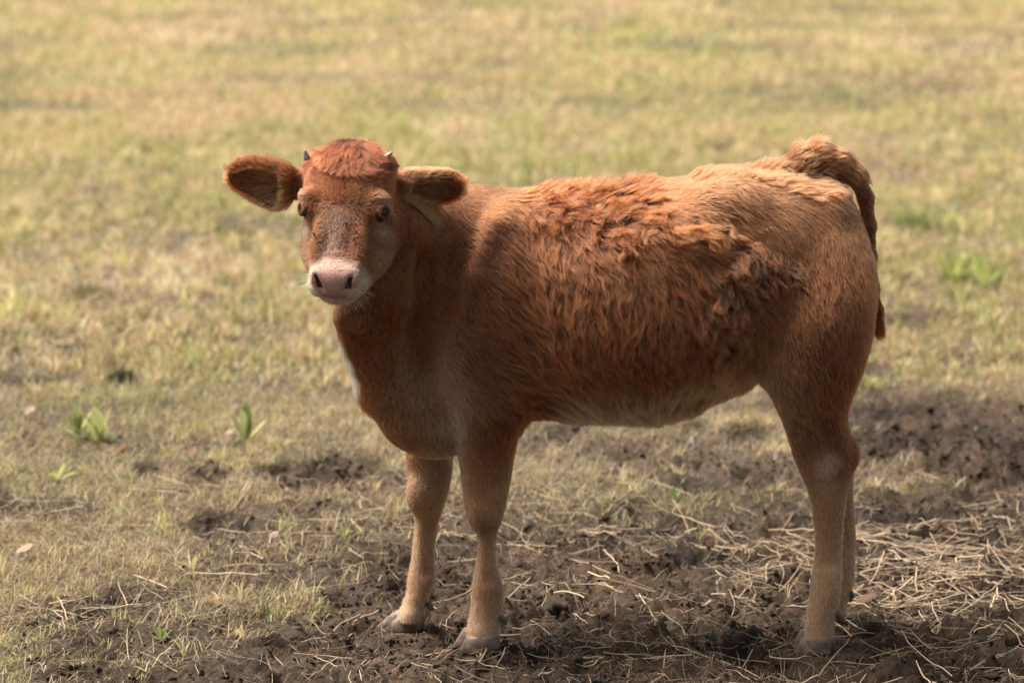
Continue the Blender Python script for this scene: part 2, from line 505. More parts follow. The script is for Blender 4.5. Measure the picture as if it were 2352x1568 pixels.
# ears: cupped leaves
EARS = []
def ear(base, tip, up, nrm, st, cup, name):
    base, tip = np.asarray(base), np.asarray(tip)
    L = np.linalg.norm(tip - base)
    e = (tip - base) / L
    q = nrm - e * (nrm @ e); q /= np.linalg.norm(q)
    v = np.cross(q, e); 
    if v @ up < 0: v = -v
    sl = box_slices(np.minimum(base, tip) - .10, np.maximum(base, tip) + .10)
    X, Y, Z = grids(sl)
    X, Y, Z = X - base[0], Y - base[1], Z - base[2]
    t, vv, qq = ((X * A[0] + Y * A[1] + Z * A[2]) for A in (e, v, q))
    ts = [s[0] for s in st]
    a, c = (spline(ts, [s[i] for s in st], t / L) for i in (1, 2))
    bq = a * cup
    bend = -0.010 * np.clip(t / L, 0, 1) ** 2
    vv, qq = vv - c, qq - bend
    over = np.maximum(np.maximum(ts[0] * L - t, t - ts[-1] * L), 0)
    def shell(sc, dq, cut):
        r = np.sqrt((vv / (a * sc)) ** 2 + ((qq - dq) / (bq * sc)) ** 2)
        f = (r - 1) * np.minimum(a, bq) * sc
        ov = np.maximum(t - ts[-1] * L + cut, 0)
        ov = np.maximum(ov, ts[0] * L - t)
        return np.where(ov > 0, np.sqrt(np.maximum(f, 0) ** 2 + ov ** 2), f)
    outer = shell(1, 0, 0)
    inner = shell(.84, bq * .62, .008)
    keep = smooth(0.16, 0.34, t / L)
    inner = inner + (1 - keep) * .03
    f = np.maximum(outer, -inner)
    union(sl, f, .018)
    EARS.append((base, e, v, q, L))
# stations: (t, half width m, centre offset m)
ear(at(700, 428, -.235), at(520, 405, -.215), np.array([0, 0, 1.]), np.array([-.05, -.92, -.30]),
    [(-.05, .024, 0), (.1, .031, .0), (.25, .046, -.005), (.42, .0525, -.005), (.6, .049, .000), (.78, .038, .002), (.9, .027, .0), (1.0, .012, 0)], .42, 'l')
ear(at(888, 430, -.215), at(1066, 436, -.20), np.array([0, 0, 1.]), np.array([.05, -.85, -.50]),
    [(-.05, .024, 0), (.1, .037, -.005), (.25, .047, -.009), (.42, .047, -.007), (.6, .043, -.002), (.78, .036, .002), (.9, .026, .0), (1.0, .012, 0)], .46, 'r')
F[:, :, :1] = np.maximum(F[:, :, :1], .001)

# ---- lookups in the field
def sample(P, want_grad=False):
    q = (P - LO) / VOX
    q = np.clip(q, 1.01, np.array(DIM) - 2.02)
    i = np.floor(q).astype(np.int32); f = (q - i).astype(np.float32)
    def tri(i, f):
        r = 0
        for dx in (0, 1):
            for dy in (0, 1):
                for dz in (0, 1):
                    w = (f[:, 0] if dx else 1 - f[:, 0]) * (f[:, 1] if dy else 1 - f[:, 1]) * (f[:, 2] if dz else 1 - f[:, 2])
                    r = r + w * F[i[:, 0] + dx, i[:, 1] + dy, i[:, 2] + dz]
        return r
    v = tri(i, f)
    if not want_grad: return v
    g = []
    for a in range(3):
        o = np.zeros(3, np.int32); o[a] = 1
        g.append((tri(i + o, f) - tri(i - o, f)) / (2 * VOX))
    g = np.stack(g, 1)
    m = np.linalg.norm(g, axis=1) + 1e-6
    return v / np.maximum(m, .3), g / m[:, None]

def surface_nets():
    neg = F < 0
    n = np.zeros(np.array(DIM) - 1, np.uint8)
    for dx in (0, 1):
        for dy in (0, 1):
            for dz in (0, 1):
                n += neg[dx:DIM[0] - 1 + dx, dy:DIM[1] - 1 + dy, dz:DIM[2] - 1 + dz]
    cells = np.argwhere((n > 0) & (n < 8)).astype(np.int32)
    idx = np.full(n.shape, -1, np.int32)
    idx[cells[:, 0], cells[:, 1], cells[:, 2]] = np.arange(len(cells))
    acc = np.zeros((len(cells), 3)); cnt = np.zeros(len(cells))
    for ax in range(3):
        o1, o2 = [a for a in range(3) if a != ax]
        for u in (0, 1):
            for w in (0, 1):
                s = cells.copy(); s[:, o1] += u; s[:, o2] += w
                e = s.copy(); e[:, ax] += 1
                fs = F[s[:, 0], s[:, 1], s[:, 2]]; fe = F[e[:, 0], e[:, 1], e[:, 2]]
                m = (fs < 0) != (fe < 0)
                t = fs[m] / (fs[m] - fe[m])
                p = s[m].astype(float); p[:, ax] += t
                acc[m] += p; cnt[m] += 1
    V = LO + VOX * acc / cnt[:, None]
    quads = []
    for ax in range(3):
        o1, o2 = (ax + 1) % 3, (ax + 2) % 3
        sl_a = [slice(None)] * 3; sl_b = [slice(None)] * 3
        sl_a[ax] = slice(0, -1); sl_b[ax] = slice(1, None)
        a, b = neg[tuple(sl_a)], neg[tuple(sl_b)]
        e = np.argwhere(a != b)
        e = e[(e[:, o1] > 0) & (e[:, o2] > 0) & (e[:, o1] < DIM[o1] - 1) & (e[:, o2] < DIM[o2] - 1)]
        inside = a[e[:, 0], e[:, 1], e[:, 2]]
        q = []
        for du, dw in ((-1, -1), (0, -1), (0, 0), (-1, 0)):
            c = e.copy(); c[:, o1] += du; c[:, o2] += dw
            q.append(idx[c[:, 0], c[:, 1], c[:, 2]])
        q = np.stack(q, 1)
        q[~inside] = q[~inside][:, ::-1]
        quads.append(q)
    return V, np.concatenate(quads)

t0 = time.time()
BV, BQ = surface_nets()
# keep the largest connected piece only
def main_piece(V, Q):
    lab = np.arange(len(V))
    while True:
        m = lab[Q].min(1)
        new = lab.copy()
        for j in range(4): np.minimum.at(new, Q[:, j], m)
        new = new[new]
        if (new == lab).all(): break
        lab = new
    ids, c = np.unique(lab, return_counts=True)
    keep = lab == ids[c.argmax()]
    remap = np.cumsum(keep) - 1
    Qk = Q[keep[Q[:, 0]]]
    return V[keep], remap[Qk]
BV, BQ = main_piece(BV, BQ)
print('body', len(BV), len(BQ), round(time.time() - t0, 1))
# ------------------------------------------------------------------ coat colour and growth, by place on the calf
def to_px(P):
    """side-view plan coordinates on the calf: photo-scaled x, y of a body point"""
    d = P - CAMP
    z = d @ FWD
    return 1176 + FPX * d[:, 0] / z, 784 - FPX * (d @ UPV) / z

def blob(x, y, cx, cy, rx, ry, soft=1.0):
    q = ((x - cx) / rx) ** 2 + ((y - cy) / ry) ** 2
    return np.exp(-q * 0.7 / soft)

def patchy(P, x, y, cx, cy, rx, ry, e=.38):
    q = np.sqrt(((x - cx) / rx) ** 2 + ((y - cy) / ry) ** 2)
    return smooth(1.22, .84, q + e * fbm(P * 16, 3, 61))

def head_local(P):
    d = (P - HO) * 100
    return d @ HS, d @ HL, d @ HW

def muzzle_local(P):
    d = (P - MO) * 100
    return d @ HS, d @ HT, d @ HN

def is_head(P):
    s, l, w = head_local(P)
    return (w > -11) & (l > -16) & (l < 22) & (np.abs(s) < 11.5) & (P[:, 1] < -.20)

def ear_coords(P):
    best = np.full(len(P), -1.0); vq = np.zeros((len(P), 2)); which = np.full(len(P), -1)
    for n, (b, e, v, q, L) in enumerate(EARS):
        d = P - b
        t = d @ e / L
        ok = (t > .12) & (t < 1.15) & (np.abs(d @ v) < .056) & (np.abs(d @ q) < .034)
        ok &= P[:, 1] < -.178
        best[ok] = t[ok]; vq[ok] = np.stack([d @ v, d @ q], 1)[ok]; which[ok] = n
    return best, vq, which

C_RED = np.array([0.225, 0.058, 0.0155]); C_DEEP = np.array([0.145, 0.031, 0.0075]); C_TAN = np.array([0.36, 0.165, 0.078])
C_PALE = np.array([0.54, 0.35, 0.22]); C_CREAM = np.array([0.76, 0.60, 0.47]); C_DARK = np.array([0.08, 0.03, 0.014])
C_PAD = np.array([0.45, 0.27, 0.225])

def coat(P, N):
    x, y = to_px(P)
    n = fbm(P * 9, 3, 5)
    c = np.repeat(C_RED[None], len(P), 0)
    def mix(col, f):
        nonlocal c
        f = np.clip(f, 0, 1)[:, None]
        c = c * (1 - f) + col * f
    mix(C_DEEP, .25 + .6 * n + .45 * smooth(620, 900, y) * smooth(1010, 1100, x) * smooth(1100, 1000, y))  # random deep red, plus shade of the lower flank put into the colour
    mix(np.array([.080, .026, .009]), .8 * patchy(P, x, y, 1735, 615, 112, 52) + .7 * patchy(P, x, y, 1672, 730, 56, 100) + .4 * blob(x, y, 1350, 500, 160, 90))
    # upper rump and back painted a little lighter, as lit from above
    mix(C_TAN, .22 * smooth(600, 400, y) * smooth(1400, 1700, x))
    # legs
    mix(np.array([.46, .235, .115]), .9 * smooth(1000, 1180, y + 25 * n))
    mix(np.array([.58, .36, .21]), .6 * smooth(1180, 1300, y + 40 * n))
    mix(C_PALE, .6 * smooth(1340, 1430, y))
    mix(C_TAN, .5 * blob(x, y, 1790, 930, 60, 120))
    mix(C_CREAM, .5 * blob(x, y, 1905, 1080, 26, 40))
    mix(C_RED, .6 * blob(x, y, 1940, 1040, 30, 60))
    mix(C_DARK, .5 * blob(x, y, 1103, 1205, 24, 26))
    mix(C_RED, .5 * blob(x, y, 1110, 1350, 60, 40) + .4 * blob(x, y, 965, 1320, 50, 40))
    mix(C_PALE, .6 * blob(x, y, 985, 1090, 22, 70))
    # armpit and chest pale streaks
    mix(C_PALE, .95 * blob(x, y, 1036, 950, 24, 90) + .45 * blob(x, y, 960, 900, 50, 65))
    mix(C_TAN, .6 * blob(x, y, 1000, 900, 80, 60))
    # far side of the chest and throat front: backlit rim painted in cream
    mix(C_CREAM, smooth(.0, .5, -N[:, 0]) * smooth(750, 780, y) * smooth(900, 850, y + 60 * n) * smooth(-.4, 0, N[:, 1]) * (x < 960))
    # belly edge and groin
    mix(C_TAN, .8 * blob(x, y, 1680, 870, 80, 45) + .2 * blob(x, y, 1450, 925, 240, 40))
    mix(C_PALE, .75 * smooth(855, 955, y + 40 * n) * smooth(1220, 1300, x) * smooth(1760, 1700, x))
    mix(C_TAN, .6 * (N[:, 2] < -.55) * smooth(1520, 1600, x))
    # head
    s, l, w = head_local(P)
    ms, mt, mn = muzzle_local(P)
    hm = is_head(P)
    h = hm.astype(float)
    mix(C_RED * .85, h)
    mix(C_DEEP * .9, h * .95 * smooth(-1, -9, l))
    mix(C_DEEP * .8, h * .5 * smooth(5, 9, l) * smooth(5.5, 3.5, np.abs(s)))
    for sg in (-1, 1):
        mix(C_PALE, h * .45 * blob(s, l, sg * 8.4, -1.9, 1.1, .9) + h * .6 * blob(s, l, sg * 7.9, 3.0, 1.2, 1.3))
    mix(C_TAN, h * .75 * smooth(3, 8, l) * smooth(4.5, 8, np.abs(s)))
    # bare, scurfy greyish-pink stripe down the nose with dark freckles
    fr = vnoise(P * 330, 3)
    br = h * np.exp(-((s + .1 + .12 * l) / (1.9 + .8 * vnoise(P * 40, 8))) ** 2) * smooth(-1.5, 3.5, l)
    mix(np.array([.42, .245, .18]), .75 * br * smooth(-.8, .1, vnoise(P * 55, 9) + .4))
    mix(np.array([.10, .055, .045]), br * smooth(.15, .5, fr))
    mix(np.array([.09, .04, .025]), h * .7 * blob(s, l, 1.6, 7.5, .8, 2.2) * smooth(-.5, .3, vnoise(P * 90, 4)))
    # cream muzzle round the pad
    mzm = h * smooth(10.2, 13.0, l - .25 * np.abs(s) + 1.2 * vnoise(P * 60, 2))
    mix(np.array([.64, .47, .36]), mzm * (.75 + .25 * smooth(-.3, .3, vnoise(P * 50, 6))))
    mix(np.array([.50, .28, .22]), mzm * .45 * blob(ms, mt, 0, -3.6, 3.0, 1.2))
    pad = pad_mask(P)
    mix(C_PAD, pad * h)
    mix(np.array([.17, .10, .085]), h * pad * .45 * smooth(1.2, 3.2, mt))
    # ears
    t, vq, wh = ear_coords(P)
    em = (wh >= 0)
    inside = em & ((N * np.array([EARS[max(0, k)][3] for k in (0, 1)])[np.clip(wh, 0, 1)]).sum(1) > .25)
    mix(C_RED, em * 1.0)
    mix(C_TAN, inside * .45)
    mix(C_DEEP, inside * .8 * smooth(.5, .75, t) * smooth(1.0, .85, t))
    mix(C_TAN, em * (~inside) * .5)
    mix(C_TAN * 1.2, inside * .7 * smooth(.6, .2, t) * smooth(-.01, -.035, vq[:, 0]))
    return c

def pad_mask(P):
    ms, mt, mn = muzzle_local(P)
    wdt = np.where(mt < 0, 4.4 - .2 * np.maximum(-mt, 0), 4.4 - .75 * mt)
    a = smooth(.5, -.3, np.abs(ms) - wdt)
    return a * smooth(-3.6, -2.6, mt) * smooth(3.1, 2.6, mt) * smooth(1.0, 2.2, mn)

# flow anchors: photo x, y, direction in degrees (0 = toward the tail, -90 = down), reach
FLOW = [(1100, 470, -25, 90), (1000, 560, -60, 90), (960, 720, -80, 90), (930, 880, -95, 80), (1120, 640, -50, 100), (1150, 800, -35, 100), (1120, 930, -60, 80),
        (1000, 950, -60, 60), (1250, 480, -60, 70), (1300, 600, -85, 90), (1400, 460, -20, 90), (1450, 600, -70, 90), (1350, 760, -80, 110), (1500, 800, -80, 110),
        (1450, 920, -75, 90), (1600, 520, -30, 90), (1600, 700, -60, 90), (1620, 850, -95, 80), (1700, 420, -8, 90), (1750, 500, -60, 80), (1850, 420, -10, 80),
        (1850, 560, -80, 80), (1960, 600, -85, 80), (1930, 720, -88, 90), (1780, 660, -40, 60), (1800, 780, -60, 80), (1850, 900, -70, 80), (1900, 1020, -65, 80),
        (1900, 1200, -90, 120), (1110, 1200, -90, 150), (980, 1200, -90, 150), (1900, 1400, -90, 120), (1720, 720, -85, 50)]

def flow_dir(P, N):
    x, y = to_px(P)
    vx = np.zeros(len(P)); vz = np.zeros(len(P)); W = np.full(len(P), 1e-9)
    for fx, fy, a, r in FLOW:
        w = np.exp(-((x - fx) ** 2 + (y - fy) ** 2) / (2 * (r * .75) ** 2)) + 1e-7
        vx += w * math.cos(math.radians(a)); vz += w * math.sin(math.radians(a)); W += w
    d = np.stack([vx / W, np.zeros(len(P)) - .05, vz / W], 1)
    # face: up from a whorl between the eyes, down below it
    s, l, w = head_local(P)
    hm = is_head(P)
    up = smooth(1.5, -1.5, l)[:, None]
    fd = (HS * (s / 3.2)[:, None] - HL * .9) * up + (HS * (s / 6.0)[:, None] + HL * 1.0) * (1 - up)
    fd = fd - HW * .1
    back = (w < -4.0) & hm
    fd[back] = (HS * np.sign(s)[:, None] * .2 - HW * .8 + HL * .3)[back]
    pl = (smooth(-6.5, -10.0, l + 2.2 * vnoise(P * 28, 51)) * (.25 + .75 * smooth(6.5, 2.0, np.abs(s + .5))))[:, None]
    fd = fd * (1 - pl) + (HS * ((s + 1.5) / 4.5)[:, None] + HL * .9 + HW * .2) * pl
    ms, mt, mn = muzzle_local(P)
    mzz = hm & (l > 10)
    fd[mzz] = (HS * (ms / 5)[:, None] + HT * .5 - HN * .5)[mzz]
    d[hm] = fd[hm]
    # ears
    t, vq, wh = ear_coords(P)
    for n in (0, 1):
        m = wh == n
        if m.any():
            e, v = EARS[n][1], EARS[n][2]
            d[m] = e * .8 + v * np.clip(vq[m, 0:1] / .03, -1.2, 1.2) * .8
    # tail
    m = (x > 1800) & (P[:, 1] > -.06) & (P[:, 1] < .09) & ((y < 402) | (x - .13 * (y - 430) > 1952))
    tp = np.array([at(q[0], q[1], q[2]) for q in TAIL])
    if m.any():
        Pm = P[m]
        k = ((Pm[:, None] - tp[None]) ** 2).sum(2).argmin(1)
        k = np.clip(k, 0, len(tp) - 2)
        td = tp[k + 1] - tp[np.maximum(k - 1, 0)]
        d[m] = td / (np.linalg.norm(td, axis=1)[:, None] + 1e-9)
    d /= np.linalg.norm(d, axis=1)[:, None] + 1e-9
    return d, m

def growth(P, N, tailm):
    """length (m), curl 0..1, lift, density weight"""
    x, y = to_px(P)
    nn = fbm(P * 14, 3, 21)
    L = np.full(len(P), .020)
    curl = np.full(len(P), .10)
    lift = np.full(len(P), .055)
    flank = smooth(1080, 1290, x + 30 * nn) * smooth(1810, 1660, x + 30 * nn) * smooth(395, 430, y)
    sm = np.clip(blob(x, y, 1560, 455, 90, 45) + blob(x, y, 1500, 600, 50, 60) * .7 + blob(x, y, 1450, 860, 70, 60) * .5, 0, 1)  # sleek islands
    rag = flank * (1 - .8 * sm)
    saddle = np.clip(patchy(P, x, y, 1320, 455, 130, 48) + patchy(P, x, y, 1440, 490, 70, 70) + patchy(P, x, y, 1585, 530, 85, 24), 0, 1)
    patch = np.clip(patchy(P, x, y, 1735, 615, 112, 52) + patchy(P, x, y, 1672, 730, 56, 100), 0, 1)
    strip = np.clip(patchy(P, x, y, 1760, 400, 130, 22) + patchy(P, x, y, 1870, 430, 66, 26) + patchy(P, x, y, 1605, 408, 46, 14), 0, 1)
    thigh = np.clip(blob(x, y, 1895, 650, 50, 80) + blob(x, y, 1880, 850, 80, 110) * .6, 0, 1)
    belly = smooth(860, 940, y) * smooth(1210, 1270, x) * smooth(1700, 1600, x)
    L += .006 * smooth(1000, 1150, x) * smooth(1000, 900, y) + .024 * rag + .010 * saddle + .008 * patch + .012 * strip + .002 * thigh + .016 * belly
    curl += .38 * rag + .5 * saddle + .5 * patch + .35 * strip + .12 * thigh
    lift += .08 * rag + .14 * saddle + .18 * patch + .25 * strip + .05 * thigh + .1 * belly
    L *= 1 + .3 * nn
    leg = smooth(960, 1130, y)
    L = L * (1 - leg) + .0095 * leg
    curl = curl * (1 - .8 * leg); lift = lift * (1 - leg) + .012 * leg
    L[y > 1420] = .006
    # longer fringe at the front of the chest
    ch = smooth(.0, .5, -N[:, 0]) * smooth(-.6, -.1, N[:, 1]) * smooth(720, 790, y) * smooth(960, 900, y) * (x < 960)
    L += .022 * ch; lift += .25 * ch
    rumpb = smooth(1950, 1990, x) * (y > 560) * (y < 900)
    L += .012 * rumpb; lift += .1 * rumpb
    # inner thigh and groin tufts
    g = blob(x, y, 1690, 845, 40, 35)
    L += .015 * g; lift += .15 * g
    s, l, w = head_local(P)
    hm = is_head(P)
    Lh = np.full(len(P), .010)
    Lh = np.where(l < -3, .012 + .012 * smooth(-4, -9, l), Lh)
    Lh = Lh + smooth(-7.5, -12, l + 3 * vnoise(P * 35, 52)) * (.005 + .021 * smooth(5.5, 2, np.abs(s + .5)))
    Lh = np.where(l > 3, .007, Lh)
    Lh = np.where(l > 11, .004, Lh)
    L[hm] = Lh[hm]; curl[hm] = (.12 + .35 * smooth(-3, -9, l))[hm]; lift[hm] = (.12 + .10 * smooth(-5, -11, l))[hm]
    t, vq, wh = ear_coords(P)
    em = wh >= 0
    L[em] = .021; curl[em] = .22; lift[em] = .5
    lo = em & (vq[:, 0] < -.012) & (t < .6); L[lo] = .028; lift[lo] = .3
    if tailm is not None:
        lt = np.where(y < 400, .034, np.where(x > 1950, .012, .024))
        L[tailm] = lt[tailm]; tuft = patchy(P, x, y, 1850, 335, 20, 18) + patchy(P, x, y, 1815, 358, 12, 12)
        L[tailm] += (.002 * tuft)[tailm]
        curl[tailm] = .3; lift[tailm] = (np.where(y < 400, .2, .10) + .3 * tuft)[tailm]
    dens = 1.0 + .25 * (rag + patch)
    dens = np.where(pad_mask(P) * hm > .5, 0, dens)
    # bare skin: inside of nostrils, eye sockets
    for sg in (-1, 1):
        E, er = EYES[0 if sg < 0 else 1][:2]
        r = np.linalg.norm(P - E, axis=1)
        dens = np.where(r < er + .0040, 0, dens)
        L = np.where(r < er + .016, np.minimum(L, .005), L); lift = np.where(r < er + .016, .05, lift); curl = np.where(r < er + .016, .02, curl)
    br = hm * np.exp(-((s + .3 + .15 * l) / 2.0) ** 2) * smooth(0, 4, l)
    dens = dens * (1 - .6 * br)
    return L, curl, lift, dens

# normals of the body surface
fv, BN = sample(BV, True)
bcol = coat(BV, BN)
hmB = is_head(BV)
padB = pad_mask(BV) * hmB
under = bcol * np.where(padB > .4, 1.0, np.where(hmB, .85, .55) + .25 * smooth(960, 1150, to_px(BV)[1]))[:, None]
# nostril interiors coloured dark; mouth line painted dark in place of a shaded groove
ms, mt, mn = muzzle_local(BV)
for sg in (-1, 1):
    a, b = mz(sg * 3.8, -2.0, 4.0), mz(sg * 2.75, .8, 4.2)
    ba = b - a; hh = np.clip(((BV - a) @ ba) / (ba @ ba), 0, 1)
    dd = np.linalg.norm(BV - a - hh[:, None] * ba, axis=1)
    k = smooth(.0085, .0055, dd) * (BN @ HN < .55)
    under = under * (1 - k[:, None]) + np.array([.05, .028, .024]) * k[:, None]
for E, er, ed, ea, eb in EYES:
    k = smooth(er + .0050, er + .0025, np.linalg.norm(BV - E, axis=1))[:, None]
    under = under * (1 - k) + np.array([.05, .026, .016]) * k
k = (smooth(.30, .08, np.abs(mt - 3.25 - .012 * ms ** 2)) * (np.abs(ms) < 5.2) * (BN @ HN > .1) * hmB)[:, None] * .85
under = under * (1 - k) + np.array([.05, .026, .02]) * k
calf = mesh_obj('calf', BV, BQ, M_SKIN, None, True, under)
tag(calf, 'red-brown calf with shaggy moulting coat standing side-on in mud, face turned to the viewer', 'calf')

def hair_paths(P, N, D, L, curl, lift, K, freq=1.0, seed=0):
    """grow hairs over the surface"""
    n = len(P)
    out = np.zeros((n, K, 3), np.float32)
    p = P.copy(); out[:, 0] = p - N * .0015
    step = (L / (K - 1))[:, None]
    d = D
    ph = vnoise(P * 60, seed + 31)
    for k in range(1, K):
        s = k / (K - 1)
        f, g = sample(p, True)
        # big swirls + small locks turn the hair sideways
        a = (vnoise(p * 20 * freq, seed + 1) * 1.2 + vnoise(p * 62 * freq, seed + 2) * 1.3) * curl
        a = a + .22 * vnoise(p * 12, seed + 3) + curl * .9 * np.sin(s * 5 + ph * 6)
        sd = np.cross(g, d)
        dd = d * np.cos(a)[:, None] + sd * np.sin(a)[:, None]
        dd = dd - g * (dd * g).sum(1)[:, None]
        dd /= np.linalg.norm(dd, axis=1)[:, None] + 1e-6
        p = p + dd * step
        f, g = sample(p, True)
        hgt = lift * L * (s ** 1.2) + .0008
        p = p + g * np.clip(hgt - f, -.01, .01)[:, None]
        out[:, k] = p
    return out
def tri_sample(V, Q, n, weight=None):
    a, b, c, d = (V[Q[:, j]] for j in range(4))
    A = .5 * np.linalg.norm(np.cross(c - a, d - b), axis=1)
    if weight is not None: A = A * weight
    cum = np.cumsum(A); cum /= cum[-1]
    q = np.searchsorted(cum, rng.random(n))
    u, v = rng.random((2, n, 1))
    return (a[q] * (1 - u) + b[q] * u) * (1 - v) + (d[q] * (1 - u) + c[q] * u) * v

if FUR:
    t0 = time.time()
    qc = BV[BQ].mean(1)
    _, qn = sample(qc, True)
    qv = CAMP - qc; qv /= np.linalg.norm(qv, axis=1)[:, None]
    fac = (qn * qv).sum(1)
    _, _, _, dn = growth(qc, qn, None)
    wq = np.where(fac > -.25, 1.0, .3) * dn
    wq = np.where(is_head(qc), wq * 2.6, wq)
    te, _, whe = ear_coords(qc)
    wq = np.where(whe >= 0, wq * 1.8, wq)
    qx, qy = to_px(qc)
    wq = np.where(qy > 1020, wq * 1.3, wq)
    NH = 430000
    P = tri_sample(BV, BQ, NH, wq)
    f, N = sample(P, True); P = P - N * f[:, None]
    D, tm = flow_dir(P, N)
    L, curl, lift, dens = growth(P, N, tm)
    ok = dens > .05
    P, N, D, L, curl, lift, tm = (v[ok] for v in (P, N, D, L, curl, lift, tm))
    hm = is_head(P); te, vq, whe = ear_coords(P)
    L = L * rng.uniform(.75, 1.15, len(P))
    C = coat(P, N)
    K = 7
    # guides for clumping
    NG = 60000
    gw = 1 / (1 + 3.0 * curl) * np.where(hm, .5, 1.0); gi = rng.choice(len(P), NG, replace=False, p=gw / gw.sum())
    kd = KDTree(NG)
    for j, i in enumerate(gi): kd.insert(P[i], j)
    kd.balance()
    near = np.fromiter((kd.find(p)[1] for p in P.tolist()), dtype=np.int64, count=len(P))
    PTH = hair_paths(P, N, D, L, curl, lift, K)
    # every lock stands up by its own amount
    lockh = rng.uniform(-.3, 1.0, NG) * L[gi] * (.03 + .26 * curl[gi]) * np.where(hm[gi], .3, 1.0)
    prof_h = (np.linspace(0, 1, K) ** 1.4)[None, :, None]
    swell = np.maximum(fbm(P * 34, 2, 300) * .8 + .25, 0) * .0075 * np.clip(curl * 1.5 - .15, 0, 1) * np.where(hm, 0, 1)
    PTH = PTH + N[:, None, :] * (lockh[near] + swell)[:, None, None] * prof_h
    G = PTH[gi]
    G0 = G[near]
    off = (P - P[gi][near])[:, None, :]
    s = np.linspace(0, 1, K)[None, :, None]
    cl = np.where(hm, .5, .35 + .42 * np.clip(curl * 1.4, 0, 1)) * rng.uniform(.6, 1.1, len(P))
    cl = np.where(whe >= 0, .2, cl)
    cl = np.clip(cl, 0, .93)[:, None, None] * s ** .9
    sc = (L / L[gi][near])[:, None, None]
    Gs = G0[:, :1] + (G0 - G0[:, :1]) * sc
    PTH = PTH * (1 - cl) + (Gs + off * .25) * cl
    # strays
    st = rng.random(len(P)) < .04
    PTH[st] += (N[st] * .004)[:, None, :] * (s ** 2)
    # frizz
    PTH += (rng.normal(0, .0007, PTH.shape) * s).astype(np.float32)
    # colour per hair: lock-wise and single variation
    lv = vnoise(P[gi] * 70, 77)[near]
    vbr = np.exp(rng.normal(0, .26, len(P)) + .12 * lv + rng.normal(0, .16, NG)[near] * np.where(hm, .4, 1))[:, None]
    C = np.clip(C * vbr, .01, .92)
    r0 = np.where(hm, .00032, .00042); r0 = np.where(whe >= 0, .0003, r0)
    prof = np.array([.9, 1, 1, .9, .75, .5, .15])[None]
    R = r0[:, None] * prof
    px_, py_ = to_px(P)
    hl_ = head_local(P)[1]
    sleek = (~tm) & ((hm & (hl_ > 9)) | (py_ + rng.normal(0, 40, len(P)) > 1080))
    main = ~tm & ~sleek
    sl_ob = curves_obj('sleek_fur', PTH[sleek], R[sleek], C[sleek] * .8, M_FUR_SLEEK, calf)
    tag(sl_ob, 'short sleek hair on the lower legs and muzzle', kind='stuff')
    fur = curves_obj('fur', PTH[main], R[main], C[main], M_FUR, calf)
    tag(fur, 'shaggy curling red-brown coat', kind='stuff')
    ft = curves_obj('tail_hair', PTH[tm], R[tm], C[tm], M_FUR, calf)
    tag(ft, kind='stuff')
    print('fur', len(P), round(time.time() - t0, 1))
# ------------------------------------------------------------------ the field
def to_plan(X, Y):
    dy, dz = Y + CAM_D, -CAM_H
    z = dy * FWD[1] + dz * FWD[2]
    return 1176 + FPX * X / z, 784 - FPX * (dy * UPV[1] + dz * UPV[2]) / z

MUD = [(2150, 1000, 230, 75), (2300, 1120, 120, 50), (1960, 905, 60, 20), (1450, 1045, 60, 14), (1620, 1130, 80, 16), (740, 1090, 150, 38), (345, 1092, 42, 18), (480, 1110, 60, 22), (500, 1205, 70, 26), (2200, 965, 190, 46), (2250, 1065, 190, 50), (2020, 1030, 70, 40),
       (60, 886, 120, 15), (160, 808, 50, 9), (280, 880, 50, 16), (1720, 1000, 46, 22), (1735, 1100, 50, 22), (1300, 1000, 46, 18), (2012, 872, 45, 25),
       (2150, 855, 26, 13), (2100, 742, 100, 22), (5, 1150, 26, 30), (1600, 990, 30, 12), (390, 332, 14, 5), (1290, 243, 28, 5), (1668, 342, 36, 8), (1800, 64, 34, 4),
       (525, 520, 20, 9), (300, 1385, 60, 30), (2340, 430, 20, 6), (700, 70, 30, 4), (1820, 1215, 60, 26)]
BX = np.array([-800, 0, 300, 600, 900, 1200, 1500, 1850, 2050, 2352, 3200]); BYY = np.array([1950, 1690, 1560, 1440, 1310, 1225, 1175, 1120, 1090, 1110, 1100])

def bare_amount(X, Y):
    """thin, trodden turf where soil shows between the litter"""
    px, py = to_plan(X, Y)
    P2 = np.stack([X, Y], 1)
    n = fbm(P2 * 3.2, 4, 240)
    z = .8 * smooth(-480, -60, py - np.interp(px, BX, BYY)) * smooth(700, 1000, px + 0 * py) + smooth(-420, -40, py - np.interp(px, BX, BYY)) * (1 - smooth(700, 1000, px))
    base = .7 * smooth(.0, .45, n) * smooth(6, 3, Y)
    return np.clip(base + z * smooth(-.55, .25, n + .4 * (z - .5)), 0, 1)

def mud_amount(X, Y):
    px, py = to_plan(X, Y)
    P2 = np.stack([X, Y], 1)
    n = fbm(P2 * 2.2, 4, 40)
    n2 = fbm(P2 * 6, 3, 60)
    b = np.interp(px, BX, BYY)
    m = smooth(-90, 90, py - b + 90 * n + 60 * n2) * (Y < 1.6)
    for cx, cy, rx, ry in MUD:
        q = np.sqrt(((px - cx) / rx) ** 2 + ((py - cy) / ry) ** 2) + .45 * n2
        m = np.maximum(m, smooth(1.25, .75, q))
    return m

HOOF_MARKS = [(rng.uniform(-1.6, 2.0), rng.uniform(-1.0, .95), rng.uniform(.035, .07), rng.uniform(.03, .055), rng.uniform(0, 6.3)) for _ in range(75)]
FEET = np.array([at(1105, 1490, -.12)[:2], at(930, 1445, .08)[:2], at(1878, 1492, -.12)[:2], at(1910, 1430, .13)[:2]])

